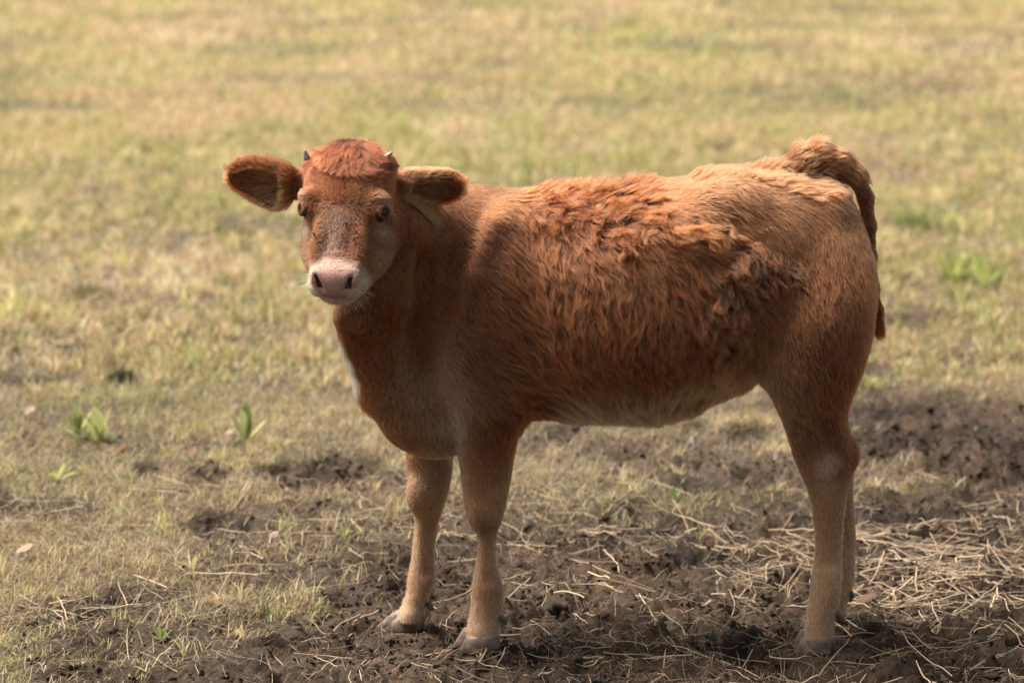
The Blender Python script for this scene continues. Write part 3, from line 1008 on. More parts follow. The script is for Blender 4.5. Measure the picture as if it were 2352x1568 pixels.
def ridged(p, oct, seed):
    r, a, s = 0, 1.0, 0
    for o in range(oct):
        r = r + a * (1 - 2 * np.abs(vnoise(p * 2.1 ** o + 9.7 * o, seed + o)))
        s += a; a *= .55
    return r / s

def height(X, Y, m=None):
    P2 = np.stack([X, Y], 1)
    if m is None: m = mud_amount(X, Y)
    far = smooth(40, 4, Y)
    w = P2 + .05 * np.stack([vnoise(P2 * 7, 90), vnoise(P2 * 7, 91)], 1)
    h = .03 * fbm(P2 * .5, 2, 1) * smooth(.5, 3, Y) + .016 * fbm(P2 * 3.1, 3, 2)
    near = smooth(7, 2.5, Y)
    rough = .026 * ridged(w * 5.5, 3, 3) - .050 * ridged(w * 12, 3, 8) * smooth(-.7, .3, vnoise(P2 * 3, 14)) - .022 * ridged(w * 33, 2, 12)
    grass = .010 * fbm(w * 12, 3, 15) + .005
    bb = bare_amount(X, Y) * (1 - m)
    h = h + near * (m * rough + (1 - m) * grass + bb * .55 * rough) - .020 * m * smooth(.5, 2, Y)
    for a, b, r, d, t in HOOF_MARKS:
        k = (np.abs(X - a) < .15) & (np.abs(Y - b) < .15)
        if k.any():
            dx, dy = X[k] - a, Y[k] - b
            u, v = dx * math.cos(t) + dy * math.sin(t), -dx * math.sin(t) + dy * math.cos(t)
            q = np.sqrt((u / r) ** 2 + (v / (r * .75)) ** 2)
            h[k] += m[k] * (-d * .8 * smooth(1.0, .55, q) + .012 * np.exp(-((q - 1.15) / .22) ** 2))
    for fx, fy in FEET:
        q = np.hypot(X - fx, Y - fy)
        h = np.where(q < .2, h * smooth(.03, .13, q) + .010 * np.exp(-((q - .07) / .025) ** 2) + .004 * smooth(.13, .03, q), h)
    return h

if GROUND:
    t0 = time.time()
    ys = [-2.6]
    while ys[-1] < 160:
        y = ys[-1]
        st = .03 if y < -1.0 else .0075 if y < 1.1 else .0075 + (y - 1.1) * .014
        ys.append(y + st)
    ys = np.array(ys)
    u = np.linspace(-1, 1, 421)
    W = 1.75 + .235 * np.maximum(ys, 0)
    out = np.array([.3, 1, 2.5, 6, 14, 30, 70])
    rows = W[:, None] * u[None]
    rows = np.concatenate([-(W[:, None] + out[::-1][None]), rows, W[:, None] + out[None]], 1)
    nx = rows.shape[1]
    GX = rows.ravel(); GY = np.repeat(ys, nx)
    gm = mud_amount(GX, GY)
    GZ = height(GX, GY, gm)
    idx = np.arange(len(GX)).reshape(len(ys), nx)
    Q = np.stack([idx[:-1, :-1].ravel(), idx[:-1, 1:].ravel(), idx[1:, 1:].ravel(), idx[1:, :-1].ravel()], 1)
    P2 = np.stack([GX, GY], 1)
    wet = smooth(-.3, .5, fbm(P2 * 2.5, 3, 70))[:, None]
    dry = smooth(-.2, .6, fbm(P2 * 9, 4, 73))[:, None]
    mudc = np.array([.054, .033, .020]) * (1 - wet) + np.array([.017, .010, .007]) * wet
    mudc = mudc * (1 - .45 * dry) + np.array([.13, .085, .054]) * .45 * dry
    gr = smooth(-.4, .5, fbm(P2 * .9, 4, 80))[:, None]
    thatch = np.array([.10, .072, .045]) * (1 - gr) + np.array([.065, .06, .030]) * gr
    gb = bare_amount(GX, GY)[:, None] * (1 - gm[:, None])
    soil = np.array([.088, .058, .041]) * (1 - .5 * wet)
    thatch = thatch * (1 - .85 * gb) + soil * .85 * gb
    gc = mudc * gm[:, None] + thatch * (1 - gm[:, None])

    def ground_material():
        m, nt, out = new_mat('soil')
        b = nt.nodes.new('ShaderNodeBsdfPrincipled')
        b.inputs['Specular IOR Level'].default_value = .35
        geo = nt.nodes.new('ShaderNodeNewGeometry')
        n1 = nt.nodes.new('ShaderNodeTexNoise'); n1.inputs['Scale'].default_value = 55; n1.inputs['Detail'].default_value = 9; n1.inputs['Roughness'].default_value = .68
        n2 = nt.nodes.new('ShaderNodeTexNoise'); n2.inputs['Scale'].default_value = 5; n2.inputs['Detail'].default_value = 4
        for n in (n1, n2): nt.links.new(geo.outputs['Position'], n.inputs['Vector'])
        r1 = nt.nodes.new('ShaderNodeMapRange')
        for k, v in (('From Min', .3), ('From Max', .72), ('To Min', .32), ('To Max', 1.85)): r1.inputs[k].default_value = v
        nt.links.new(n1.outputs['Fac'], r1.inputs['Value'])
        mx = nt.nodes.new('ShaderNodeMix'); mx.data_type = 'RGBA'; mx.blend_type = 'MULTIPLY'; mx.inputs[0].default_value = 1
        nt.links.new(attr_node(nt).outputs['Color'], mx.inputs[6]); nt.links.new(r1.outputs[0], mx.inputs[7])
        nt.links.new(mx.outputs[2], b.inputs['Base Color'])
        r2 = nt.nodes.new('ShaderNodeMapRange')
        for k, v in (('From Min', .35), ('From Max', .6), ('To Min', .55), ('To Max', .95)): r2.inputs[k].default_value = v
        nt.links.new(n2.outputs['Fac'], r2.inputs['Value']); nt.links.new(r2.outputs[0], b.inputs['Roughness'])
        bp = nt.nodes.new('ShaderNodeBump'); bp.inputs['Strength'].default_value = .9; bp.inputs['Distance'].default_value = .022
        nt.links.new(n1.outputs['Fac'], bp.inputs['Height']); nt.links.new(bp.outputs[0], b.inputs['Normal'])
        nt.links.new(b.outputs[0], out.inputs[0])
        return m
    M_SOIL = ground_material()
    ground = mesh_obj('ground', np.stack([GX, GY, GZ], 1), Q, M_SOIL, None, True, gc)
    tag(ground, 'trampled pasture ground, wet brown mud in front and grassed soil behind', kind='structure')
    print('ground', len(GX), round(time.time() - t0, 1))

    def leaf_material(name, rough=.6, trans=.45):
        m, nt, out = new_mat(name)
        b = nt.nodes.new('ShaderNodeBsdfPrincipled'); b.inputs['Roughness'].default_value = rough
        b.inputs['Specular IOR Level'].default_value = .3
        t = nt.nodes.new('ShaderNodeBsdfTranslucent')
        a = attr_node(nt)
        mx = nt.nodes.new('ShaderNodeMixShader'); mx.inputs[0].default_value = trans
        nt.links.new(a.outputs['Color'], b.inputs['Base Color']); nt.links.new(a.outputs['Color'], t.inputs['Color'])
        nt.links.new(b.outputs[0], mx.inputs[1]); nt.links.new(t.outputs[0], mx.inputs[2]); nt.links.new(mx.outputs[0], out.inputs[0])
        return m
    M_BLADE = leaf_material('grass_blade')
    M_STRAW = simple_material('straw_plain', (.5, .4, .25), .5)

    def blades(name, X, Y, H, Wd, lean, col3, label, base_z=None):
        """bent ribbons: base pair, knee pair, tip"""
        n = len(X)
        Z = height(X, Y) if base_z is None else base_z
        ang = rng.uniform(0, 2 * math.pi, n)            # where it leans
        fa = ang + math.pi / 2 + rng.normal(0, .5, n)   # ribbon width direction
        L = np.stack([np.cos(ang), np.sin(ang), np.zeros(n)], 1)
        Wv = np.stack([np.cos(fa), np.sin(fa), np.zeros(n)], 1) * (Wd / 2)[:, None]
        B = np.stack([X, Y, Z - .004], 1)
        a1 = lean * rng.uniform(.4, .8, n); a2 = lean * rng.uniform(.95, 1.25, n)
        up = np.array([0, 0, 1.])
        k = B + (H * .5)[:, None] * (L * np.sin(a1)[:, None] + up * np.maximum(np.cos(a1), .06)[:, None])
        t = k + (H * .5)[:, None] * (L * np.sin(a2)[:, None] + up * np.cos(a2)[:, None])
        t[:, 2] = np.maximum(t[:, 2], Z + .002)
        V = np.stack([B - Wv, B + Wv, k - Wv * .8, k + Wv * .8, t], 1).reshape(-1, 3)
        o = (np.arange(n) * 5)[:, None]
        T = np.concatenate([o + np.array([[0, 1, 3]]), o + np.array([[0, 3, 2]]), o + np.array([[2, 3, 4]])], 1).reshape(-1, 3)
        C = np.repeat(col3, 5, 0)
        ob = mesh_obj(name, V, T, M_BLADE, None, False, C)
        tag(ob, label, kind='stuff')
        return ob

    TAN1, TAN2, PINKT = np.array([.66, .53, .34]), np.array([.44, .33, .20]), np.array([.72, .55, .40])
    GRN1, GRN2, OLV = np.array([.40, .42, .16]), np.array([.25, .29, .10]), np.array([.52, .48, .23])

    def scatter(n, y0, y1, power=1.0):
        """positions inside the strip the picture could see, with margins"""
        uu = rng.random(n)
        Y = y0 * (y1 / y0) ** uu if y0 > 0 and power != 1 else y0 + (y1 - y0) * uu
        Wy = 1.45 + .205 * np.maximum(Y, 0)
        return rng.uniform(-1, 1, n) * Wy, Y

    def green_amount(X, Y):
        P2 = np.stack([X, Y], 1)
        px, py = to_plan(X, Y)
        gg = sum(a * np.exp(-((px - cx) / rx) ** 2 - ((py - cy) / ry) ** 2) for cx, cy, rx, ry, a in ((120, 990, 180, 60, .35), (2200, 600, 180, 110, .5), (1950, 250, 260, 60, .3), (60, 1250, 120, 200, .2), (450, 390, 90, 30, .3), (700, 60, 500, 40, -.3), (560, 260, 300, 40, -.25)))
        return np.clip(.43 + gg + .7 * fbm(P2 * np.array([1.0, .22]), 4, 101) + .6 * fbm(P2 * np.array([3.0, 1.2]), 3, 120), 0, 1)

    def grass_color(X, Y, g, spread=.32):
        n = len(X)
        r = rng.random(n)[:, None]; g = g[:, None]
        dryc = TAN1 * (1 - r) + TAN2 * r
        pk = smooth(.1, .6, fbm(np.stack([X, Y], 1) * .5, 3, 140))[:, None]
        dryc = dryc * (1 - .6 * pk) + PINKT * .6 * pk
        grc = GRN1 * (1 - r) + GRN2 * r
        isg = (rng.random(n) < g[:, 0] * .8)[:, None]
        c = np.where(isg, grc, dryc * (1 - .35 * g) + OLV * .35 * g)
        return np.clip(c * np.exp(rng.normal(0, spread, n))[:, None], .01, .8)

    # dry thatch lying on the ground, near
    X, Y = scatter(150000, -1.0, 3.4)
    m = mud_amount(X, Y)
    bb = bare_amount(X, Y)
    k = rng.random(len(X)) < np.where(m > .5, .045, 1.0) * (1 - .8 * bb)
    X, Y = X[k], Y[k]; g = green_amount(X, Y) * .6
    n = len(X)
    blades('dry_thatch', X, Y, rng.uniform(.025, .075, n), rng.uniform(.0012, .0032, n), rng.uniform(1.0, 1.62, n), grass_color(X, Y, g * .5, .4) * .7,
           'flat dry tan thatch lying over the near pasture')
    def tufted(n_tufts, per, y0, y1, rad, power=1.0):
        """blade positions gathered in small tufts"""
        TX, TY = scatter(n_tufts, y0, y1, power)
        P2 = np.stack([TX, TY], 1)
        w = smooth(-.5, .4, fbm(P2 * 2.4, 3, 160)) * .85 + .15
        k = rng.random(n_tufts) < w * (1 - mud_amount(TX, TY)) ** 1.5 * (1 - .7 * bare_amount(TX, TY))
        TX, TY = TX[k], TY[k]; nt_ = len(TX)
        cnt = rng.integers(per // 2, per * 2, nt_)
        ti = np.repeat(np.arange(nt_), cnt); n = len(ti)
        r = np.abs(rng.normal(0, rad, n)); a = rng.uniform(0, 6.28, n)
        size = rng.uniform(.55, 1.35, nt_) ** 1.5
        hue = np.clip(green_amount(TX, TY) + rng.normal(0, .25, nt_), 0, 1)
        val = np.exp(rng.normal(0, .22, nt_))
        return TX[ti] + r * np.cos(a), TY[ti] + r * np.sin(a), hue[ti], size[ti], val[ti]
    X, Y, g, sz, val = tufted(5200, 15, -1.0, 3.4, .018)
    n = len(X)
    blades('near_grass', X, Y, rng.uniform(.02, .055, n) * sz, rng.uniform(.0018, .0042, n), rng.uniform(.2, 1.3, n), np.clip(grass_color(X, Y, g, .25) * val[:, None], 0, .85),
           'short green and yellow grass tufts in the near pasture')
    def gain(Y): return (1 + .22 * smooth(3, 22, Y))[:, None] * np.array([1.0, .99, .96])  # brighter with distance: backlight on the far grass put into blade colour
    X, Y, g, sz, val = tufted(11500, 15, 3.2, 13, .03)
    n = len(X)
    blades('middle_grass', X, Y, rng.uniform(.035, .09, n) * sz, rng.uniform(.004, .008, n), rng.uniform(.2, 1.35, n), np.clip(grass_color(X, Y, g * .85, .25) * val[:, None] * gain(Y), 0, .85),
           'mixed dry and green grass tufts across the middle of the pasture')
    X, Y = scatter(70000, 3.2, 14)
    k = rng.random(len(X)) < (1 - .95 * mud_amount(X, Y)); X, Y = X[k], Y[k]; n = len(X)
    blades('middle_thatch', X, Y, rng.uniform(.04, .09, n), rng.uniform(.003, .007, n), rng.uniform(1.1, 1.6, n), grass_color(X, Y, green_amount(X, Y) * .4, .35) * .85,
           'flat dry thatch lying over the middle of the pasture')
    X, Y = scatter(190000, 9, 62, 2)
    m = mud_amount(X, Y); g = green_amount(X, Y) * (.85 - .2 * smooth(10, 20, Y))
    cl = smooth(-.5, .4, fbm(np.stack([X, Y * .6], 1) * 1.3, 3, 175))
    k = rng.random(len(X)) < (1 - .9 * m) * smooth(8.5, 13, Y) * (.45 + .55 * cl)
    X, Y, g, cl = X[k], Y[k], g[k], cl[k]; n = len(X)
    sc = np.clip(Y / 14, 1, 3)
    blades('far_grass', X, Y, rng.uniform(.05, .10, n) * sc ** .4 * (.6 + .7 * cl), rng.uniform(.008, .014, n) * sc, rng.uniform(.2, 1.4, n), np.clip(grass_color(X, Y, g, .2) * gain(Y), 0, .85),
           'soft yellow-green grass of the far pasture')
    print('grass', round(time.time() - t0, 1))

    # straw: bent stalks lying on the mud
    def straw(n, sampler, lmin, lmax, rmin, rmax, name, label, c0=np.array([.60, .47, .33]), c1=np.array([.30, .215, .14])):
        X, Y = sampler(n); n = len(X)
        K = 6
        L = rng.uniform(lmin, lmax, n); ang = rng.uniform(0, 6.28, n)
        kink = rng.normal(0, .05, (n, K)) + rng.normal(0, .05, (n, 1)); big = rng.integers(1, K - 1, n); kink[np.arange(n), big] += rng.normal(0, .7, n) * (rng.random(n) < .4)
        a = ang[:, None] + np.cumsum(kink, 1)
        px = X[:, None] + np.cumsum(np.cos(a), 1) * (L / K)[:, None]; py = Y[:, None] + np.cumsum(np.sin(a), 1) * (L / K)[:, None]
        px -= px.mean(1, keepdims=True) - X[:, None]; py -= py.mean(1, keepdims=True) - Y[:, None]
        hz = height(px.ravel(), py.ravel()).reshape(n, K)
        # stiff: rests on the high points
        t = np.linspace(0, 1, K)[None]
        lin = hz[:, :1] * (1 - t) + hz[:, -1:] * t
        lift = np.maximum((hz - lin).max(1, keepdims=True), 0)
        z = .2 * hz + .8 * (lin + .75 * lift) + .003 + rng.uniform(0, .012, (n, 1)) + rng.normal(0, .012, (n, 1)) * (t - .5)
        z = np.maximum(z, hz + .0005)
        R = (rmin + (rmax - rmin) * rng.random(n) ** 2)[:, None] * np.array([.9, 1, 1, 1, .95, .7])[None]
        q = rng.random(n)[:, None] ** .8
        C = (c0 * (1 - q) + c1 * q) * np.exp(rng.normal(0, .15, n))[:, None]
        ob = curves_obj(name, np.stack([px, py, z], 2), R, np.clip(C, 0, .85), M_STRAWC)
        tag(ob, label, kind='stuff')
    m_, nt_, out_ = new_mat('straw')
    b_ = nt_.nodes.new('ShaderNodeBsdfPrincipled'); b_.inputs['Roughness'].default_value = .45
    nt_.links.new(attr_node(nt_).outputs['Color'], b_.inputs['Base Color']); nt_.links.new(b_.outputs[0], out_.inputs[0])
    M_STRAWC = m_
    def in_view(n):
        X, Y = rng.uniform(-1.6, 1.7, 4 * n), rng.uniform(-.9, 1.7, 4 * n)
        w = smooth(-.35, .5, fbm(np.stack([X, Y], 1) * 3.5, 3, 500)) + .08
        k = np.where(rng.random(4 * n) < w)[0][:n]
        return X[k], Y[k]
    def thick_zone(n):
        out = np.empty((0, 2))
        while len(out) < n:
            X, Y = rng.uniform(.5, 1.9, 4 * n), rng.uniform(-.35, 1.15, 4 * n)
            px, py = to_plan(X, Y)
            w = np.exp(-((px - 2150) / 260) ** 2 - ((py - 1330) / 130) ** 2) + .6 * np.exp(-((px - 1650) / 300) ** 2 - ((py - 1260) / 90) ** 2) + .25 * np.exp(-((px - 2100) / 400) ** 2 - ((py - 1180) / 110) ** 2)
            k = rng.random(4 * n) < w
            out = np.concatenate([out, np.stack([X[k], Y[k]], 1)])
        return out[:n, 0], out[:n, 1]
    straw(1150, in_view, .04, .20, .0004, .0017, 'loose_straw', 'loose pale straw scattered over the mud')
    straw(9000, in_view, .015, .05, .0004, .0009, 'straw_chaff', 'short chaff and root fibres trodden into the mud', np.array([.34, .25, .17]), np.array([.11, .075, .052]))
    straw(650, thick_zone, .05, .24, .0004, .0016, 'strewn_straw', 'thick mat of pale straw behind the hind hooves')

    # clods of mud: small crumbly lumps
    def clods(n):
        base_v = []
        t = (1 + 5 ** .5) / 2
        iv = np.array([(-1, t, 0), (1, t, 0), (-1, -t, 0), (1, -t, 0), (0, -1, t), (0, 1, t), (0, -1, -t), (0, 1, -t), (t, 0, -1), (t, 0, 1), (-t, 0, -1), (-t, 0, 1)], float)
        iv /= np.linalg.norm(iv[0])
        it = np.array([(0, 11, 5), (0, 5, 1), (0, 1, 7), (0, 7, 10), (0, 10, 11), (1, 5, 9), (5, 11, 4), (11, 10, 2), (10, 7, 6), (7, 1, 8), (3, 9, 4), (3, 4, 2), (3, 2, 6), (3, 6, 8), (3, 8, 9), (4, 9, 5), (2, 4, 11), (6, 2, 10), (8, 6, 7), (9, 8, 1)])
        # one subdivision
        ed = {}; v = list(iv); f2 = []
        def mid(a, b):
            k = (min(a, b), max(a, b))
            if k not in ed:
                q = v[a] + v[b]; v.append(q / np.linalg.norm(q)); ed[k] = len(v) - 1
            return ed[k]
        for a, b, c in it:
            x, y, z = mid(a, b), mid(b, c), mid(c, a)
            f2 += [(a, x, z), (b, y, x), (c, z, y), (x, y, z)]
        v = np.array(v); f2 = np.array(f2)
        X, Y = rng.uniform(-1.7, 1.9, 6 * n), rng.uniform(-1.0, 3.0, 6 * n)
        m = mud_amount(X, Y)
        k = np.where((m > .6) & (rng.random(6 * n) < np.where(Y < .9, .8, .9)))[0][:n]
        d = np.min(np.hypot(X[k][:, None] - FEET[None, :, 0], Y[k][:, None] - FEET[None, :, 1]), 1)
        k = k[d > .07]
        X, Y = X[k], Y[k]; n = len(X)
        S = rng.exponential(.0045, n) + .002; S = np.minimum(S, .016)
        Z = height(X, Y)
        R3 = rng.normal(0, 1, (n, 3, 3)); 
        Qm, _ = np.linalg.qr(R3)
        sc = rng.uniform(.6, 1.25, (n, 1, 3))
        VV = (v[None] * sc) @ Qm
        VV[:, :, 2] *= .65
        P = VV * S[:, None, None]
        nz = vnoise((VV * 2.1 + rng.uniform(0, 100, (n, 1, 3))).reshape(-1, 3), 5).reshape(n, -1)
        P = P * (1 + .75 * nz[:, :, None])
        P += np.stack([X, Y, Z - S * .25], 1)[:, None]
        T = (f2[None] + (np.arange(n) * len(v))[:, None, None]).reshape(-1, 3)
        c = np.array([.055, .033, .022]) * np.exp(rng.normal(0, .4, n))[:, None]
        ob = mesh_obj('mud_clods', P.reshape(-1, 3), T, M_SOIL, None, True, np.repeat(c, len(v), 0))
        tag(ob, 'crumbly dark clods of trodden mud', kind='stuff')
    clods(5000)
    # crumbs: twenty-sided grains of soil
    n = 26000
    X, Y = rng.uniform(-1.7, 1.9, 3 * n), rng.uniform(-1.0, 2.4, 3 * n)
    m = np.maximum(mud_amount(X, Y), .5 * bare_amount(X, Y))
    k = np.where(rng.random(3 * n) < m * smooth(-.4, .4, fbm(np.stack([X, Y], 1) * 6, 2, 610)))[0][:n]
    X, Y = X[k], Y[k]; n = len(X)
    t = (1 + 5 ** .5) / 2
    iv = np.array([(-1, t, 0), (1, t, 0), (-1, -t, 0), (1, -t, 0), (0, -1, t), (0, 1, t), (0, -1, -t), (0, 1, -t), (t, 0, -1), (t, 0, 1), (-t, 0, -1), (-t, 0, 1)], float) / 1.9
    it = np.array([(0, 11, 5), (0, 5, 1), (0, 1, 7), (0, 7, 10), (0, 10, 11), (1, 5, 9), (5, 11, 4), (11, 10, 2), (10, 7, 6), (7, 1, 8), (3, 9, 4), (3, 4, 2), (3, 2, 6), (3, 6, 8), (3, 8, 9), (4, 9, 5), (2, 4, 11), (6, 2, 10), (8, 6, 7), (9, 8, 1)])
    S = np.minimum(.0014 + rng.exponential(.0018, n), .009)
    V = iv[None] * rng.uniform(.55, 1.4, (n, 12, 1)) * rng.uniform(.6, 1.4, (n, 1, 3)) * S[:, None, None]
    V += np.stack([X, Y, height(X, Y) + S * .3], 1)[:, None]
    T = (it[None] + (np.arange(n) * 12)[:, None, None]).reshape(-1, 3)
    c = np.array([.06, .038, .026]) * np.exp(rng.normal(0, .5, n))[:, None]
    ob = mesh_obj('soil_crumbs', V.reshape(-1, 3), T, M_SOIL, None, False, np.repeat(np.clip(c, 0, .3), 12, 0))
    tag(ob, 'loose crumbs of dark soil over the trodden mud', kind='stuff')
    print('litter', round(time.time() - t0, 1))
# ------------------------------------------------------------------ eyes, horns, hooves
def lathe(name, prof, a, b, mat, parent, seg=16, flat=1.0, up=None):
    """a tapering horn or ball: prof = (t, radius) from a to b"""
    a, b = np.asarray(a, float), np.asarray(b, float)
    e = b - a; e /= np.linalg.norm(e)
    u = np.cross(e, up if up is not None else np.array([.3, .2, .9])); u /= np.linalg.norm(u); v = np.cross(e, u)
    V, Fc = [], []
    for t, r in prof:
        c = a + (b - a) * t
        for k in range(seg):
            w = 2 * math.pi * k / seg
            V.append(c + u * math.cos(w) * r + v * math.sin(w) * r * flat)
    for i in range(len(prof) - 1):
        for k in range(seg):
            k2 = (k + 1) % seg
            Fc.append((i * seg + k, i * seg + k2, (i + 1) * seg + k2, (i + 1) * seg + k))
    Fc.append(tuple(range(seg))[::-1]); Fc.append(tuple(range((len(prof) - 1) * seg, len(prof) * seg)))
    return mesh_obj(name, V, Fc, mat, parent)

M_EYE = simple_material('eyeball', (.010, .006, .004), .10, .35)
M_HORN = simple_material('horn', (.36, .27, .21), .5, .4, .35, 120)
M_HOOF = simple_material('hoof', (.19, .14, .115), .45, .4, .4, 60)
def muddy(m):
    """mud caked on the lower part of the horn"""
    nt = m.node_tree; b = next(n for n in nt.nodes if n.type == 'BSDF_PRINCIPLED')
    src = b.inputs['Base Color'].links[0].from_socket
    tc = nt.nodes.new('ShaderNodeTexCoord'); sp = nt.nodes.new('ShaderNodeSeparateXYZ'); nt.links.new(tc.outputs['Object'], sp.inputs[0])
    nz = nt.nodes.new('ShaderNodeTexNoise'); nz.inputs['Scale'].default_value = 45; nz.inputs['Detail'].default_value = 5; nt.links.new(tc.outputs['Object'], nz.inputs['Vector'])
    ma = nt.nodes.new('ShaderNodeMath'); ma.operation = 'MULTIPLY_ADD'; ma.inputs[1].default_value = -.07; nt.links.new(nz.outputs['Fac'], ma.inputs[0]); nt.links.new(sp.outputs['Z'], ma.inputs[2])
    mr = nt.nodes.new('ShaderNodeMapRange'); mr.inputs['From Min'].default_value = -.022; mr.inputs['From Max'].default_value = -.002; mr.inputs['To Min'].default_value = 1; mr.inputs['To Max'].default_value = 0
    nt.links.new(ma.outputs[0], mr.inputs['Value'])
    mx = nt.nodes.new('ShaderNodeMix'); mx.data_type = 'RGBA'; nt.links.new(mr.outputs[0], mx.inputs[0]); nt.links.new(src, mx.inputs[6]); mx.inputs[7].default_value = (.05, .033, .025, 1)
    nt.links.new(mx.outputs[2], b.inputs['Base Color'])
muddy(M_HOOF)
M_CLAW = simple_material('dew_claw', (.10, .075, .065), .6, .3, .4, 90)
for E, er, ed, ea, eb in EYES:
    prof = [(0.5 - .5 * math.cos(q), max(.0004, math.sin(q) * er)) for q in np.linspace(0, math.pi, 15)]
    lathe('eye', prof, E - ed * er, E + ed * er, M_EYE, calf, 22)
hornp = [(0, .0072), (.25, .0068), (.5, .0058), (.75, .0042), (.92, .0027), (1, .0010)]
lathe('horn', hornp, at(706, 366, -.30), at(699, 344, -.305), M_HORN, calf)
lathe('horn', hornp, at(884, 364, -.285), at(901, 350, -.29), M_HORN, calf)
def claw(top, bot, rt, rb, dt, db, toe, name='hoof_claw'):
    """one half of a cloven hoof: rings from the coronet down to the sole, toe drawn forward"""
    top, bot = at(*top), at(*bot)
    V, Fc, seg, n = [], [], 20, 6
    for i in range(n + 1):
        t = i / n
        c = top * (1 - t) + bot * t
        rx, ry = rt * (1 - t) + rb * t, dt * (1 - t) + db * t
        if i == 0: rx *= .92; ry *= .9
        for k in range(seg):
            w = 2 * math.pi * k / seg
            cx = math.cos(w)
            x = cx * rx * (1 + toe * t * max(0, -cx) ** 2)
            y = math.sin(w) * ry * (1 - .35 * max(0, -cx) ** 2 * t)
            V.append(c + np.array([x, y, .004 * cx * (1 - t)]))
    for i in range(n):
        for k in range(seg):
            k2 = (k + 1) % seg
            Fc.append((i * seg + k, (i + 1) * seg + k, (i + 1) * seg + k2, i * seg + k2))
    Fc.append(tuple(range(seg))); Fc.append(tuple(range(n * seg, (n + 1) * seg))[::-1])
    return mesh_obj(name, V, Fc, M_HOOF, calf)
claw((1110, 1455, -.130), (1104, 1503, -.132), .036, .042, .020, .023, .25)
claw((1088, 1438, -.098), (1072, 1488, -.098), .024, .026, .017, .019, .30)
claw((944, 1412, .072), (930, 1450, .070), .033, .040, .020, .022, .30)
claw((925, 1400, .100), (900, 1442, .100), .022, .026, .016, .018, .55)
claw((1880, 1458, -.130), (1876, 1503, -.132), .036, .041, .021, .024, .22)
claw((1862, 1442, -.100), (1852, 1492, -.100), .024, .028, .016, .019, .25)
claw((1908, 1400, .120), (1900, 1437, .118), .034, .040, .020, .022, .25)
claw((1895, 1394, .148), (1885, 1430, .148), .030, .034, .016, .018, .25)
for c in ((1157, 1422, -.115), (988, 1390, .075), (1924, 1408, -.125), (1930, 1420, -.095), (1955, 1362, .12), (1950, 1370, .15)):
    a = at(*c)
    lathe('dew_claw', [(0, .004), (.15, .0085), (.5, .0095), (.8, .0075), (1, .0025)], a + np.array([-.008, 0, .008]), a + np.array([.006, -.003, -.010]), M_CLAW, calf, 12, .8)

if FUR:
    # whiskers round the muzzle and lashes
    Pw, Rw, Cw = [], [], []
    def whisker(p, d, L, r=.00022, c=(.75, .62, .45), droop=.25):
        d = d / np.linalg.norm(d)
        s = np.linspace(0, 1, 7)[:, None]
        pts = p + d * s * L + np.array([0, 0, -1.]) * droop * L * s ** 2
        Pw.append(pts); Rw.append(r * np.array([1, .95, .9, .8, .65, .45, .15])); Cw.append(c)
    for sg in (-1, 1):
        for _ in range(34):
            t = rng.uniform(-.5, 3.8)
            whisker(mz(sg * rng.uniform(4.8, 5.6), t, rng.uniform(-.5, 3)), HS * sg + HT * rng.uniform(-.3, .9) + HN * rng.uniform(-.3, .6), rng.uniform(.012, .034))
        for E, er, ed, ea, eb in (EYES[0 if sg < 0 else 1],):
            for q in np.linspace(.5, 2.7, 16):
                v = ed * .60 + ea * math.cos(q) * .80 + eb * math.sin(q) * .60
                whisker(E + v / np.linalg.norm(v) * (er + .004), v * .7 + HW * .2 + HS * sg * .5 - eb * .35, rng.uniform(.009, .015), .0002, (.35, .2, .1), .2)
    for _ in range(110):
        s_ = rng.uniform(-4.5, 4.5)
        whisker(mz(s_, rng.uniform(4.2, 5.4), rng.uniform(-2, 2.5)), HT * 1.0 + HS * s_ / 6 + HN * rng.uniform(-.2, .5), rng.uniform(.010, .026))
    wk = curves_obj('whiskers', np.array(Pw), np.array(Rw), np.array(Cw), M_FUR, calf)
    tag(wk, kind='stuff')
    # switch at the end of the tail
    n = 900
    e0 = at(2014, 690, .025); e1 = at(2019, 742, .025)
    tt = rng.random(n)[:, None]
    p0 = e0 * (1 - tt) + e1 * tt + rng.normal(0, .004, (n, 3))
    s = np.linspace(0, 1, 7)[None, :, None]
    dv = np.array([.10, 0, -1.])[None] + rng.normal(0, .10, (n, 3))
    Lt = rng.uniform(.025, .055, (n, 1, 1))
    tipc = at(2026, 785, .025)
    pth = p0[:, None] + dv[:, None] * s * Lt
    lock = np.array([at(x, y, .02 + .01 * k) for k, (x, y) in enumerate(((2012, 772), (2030, 775), (2038, 768), (2004, 765)))])[rng.integers(0, 4, n)]
    pth = pth * (1 - .55 * s ** 1.5) + (lock[:, None] + rng.normal(0, .004, (n, 1, 3))) * .55 * s ** 1.5
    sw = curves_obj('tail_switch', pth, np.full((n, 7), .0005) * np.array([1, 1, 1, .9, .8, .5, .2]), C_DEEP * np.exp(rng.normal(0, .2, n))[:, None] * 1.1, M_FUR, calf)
    tag(sw, kind='stuff')

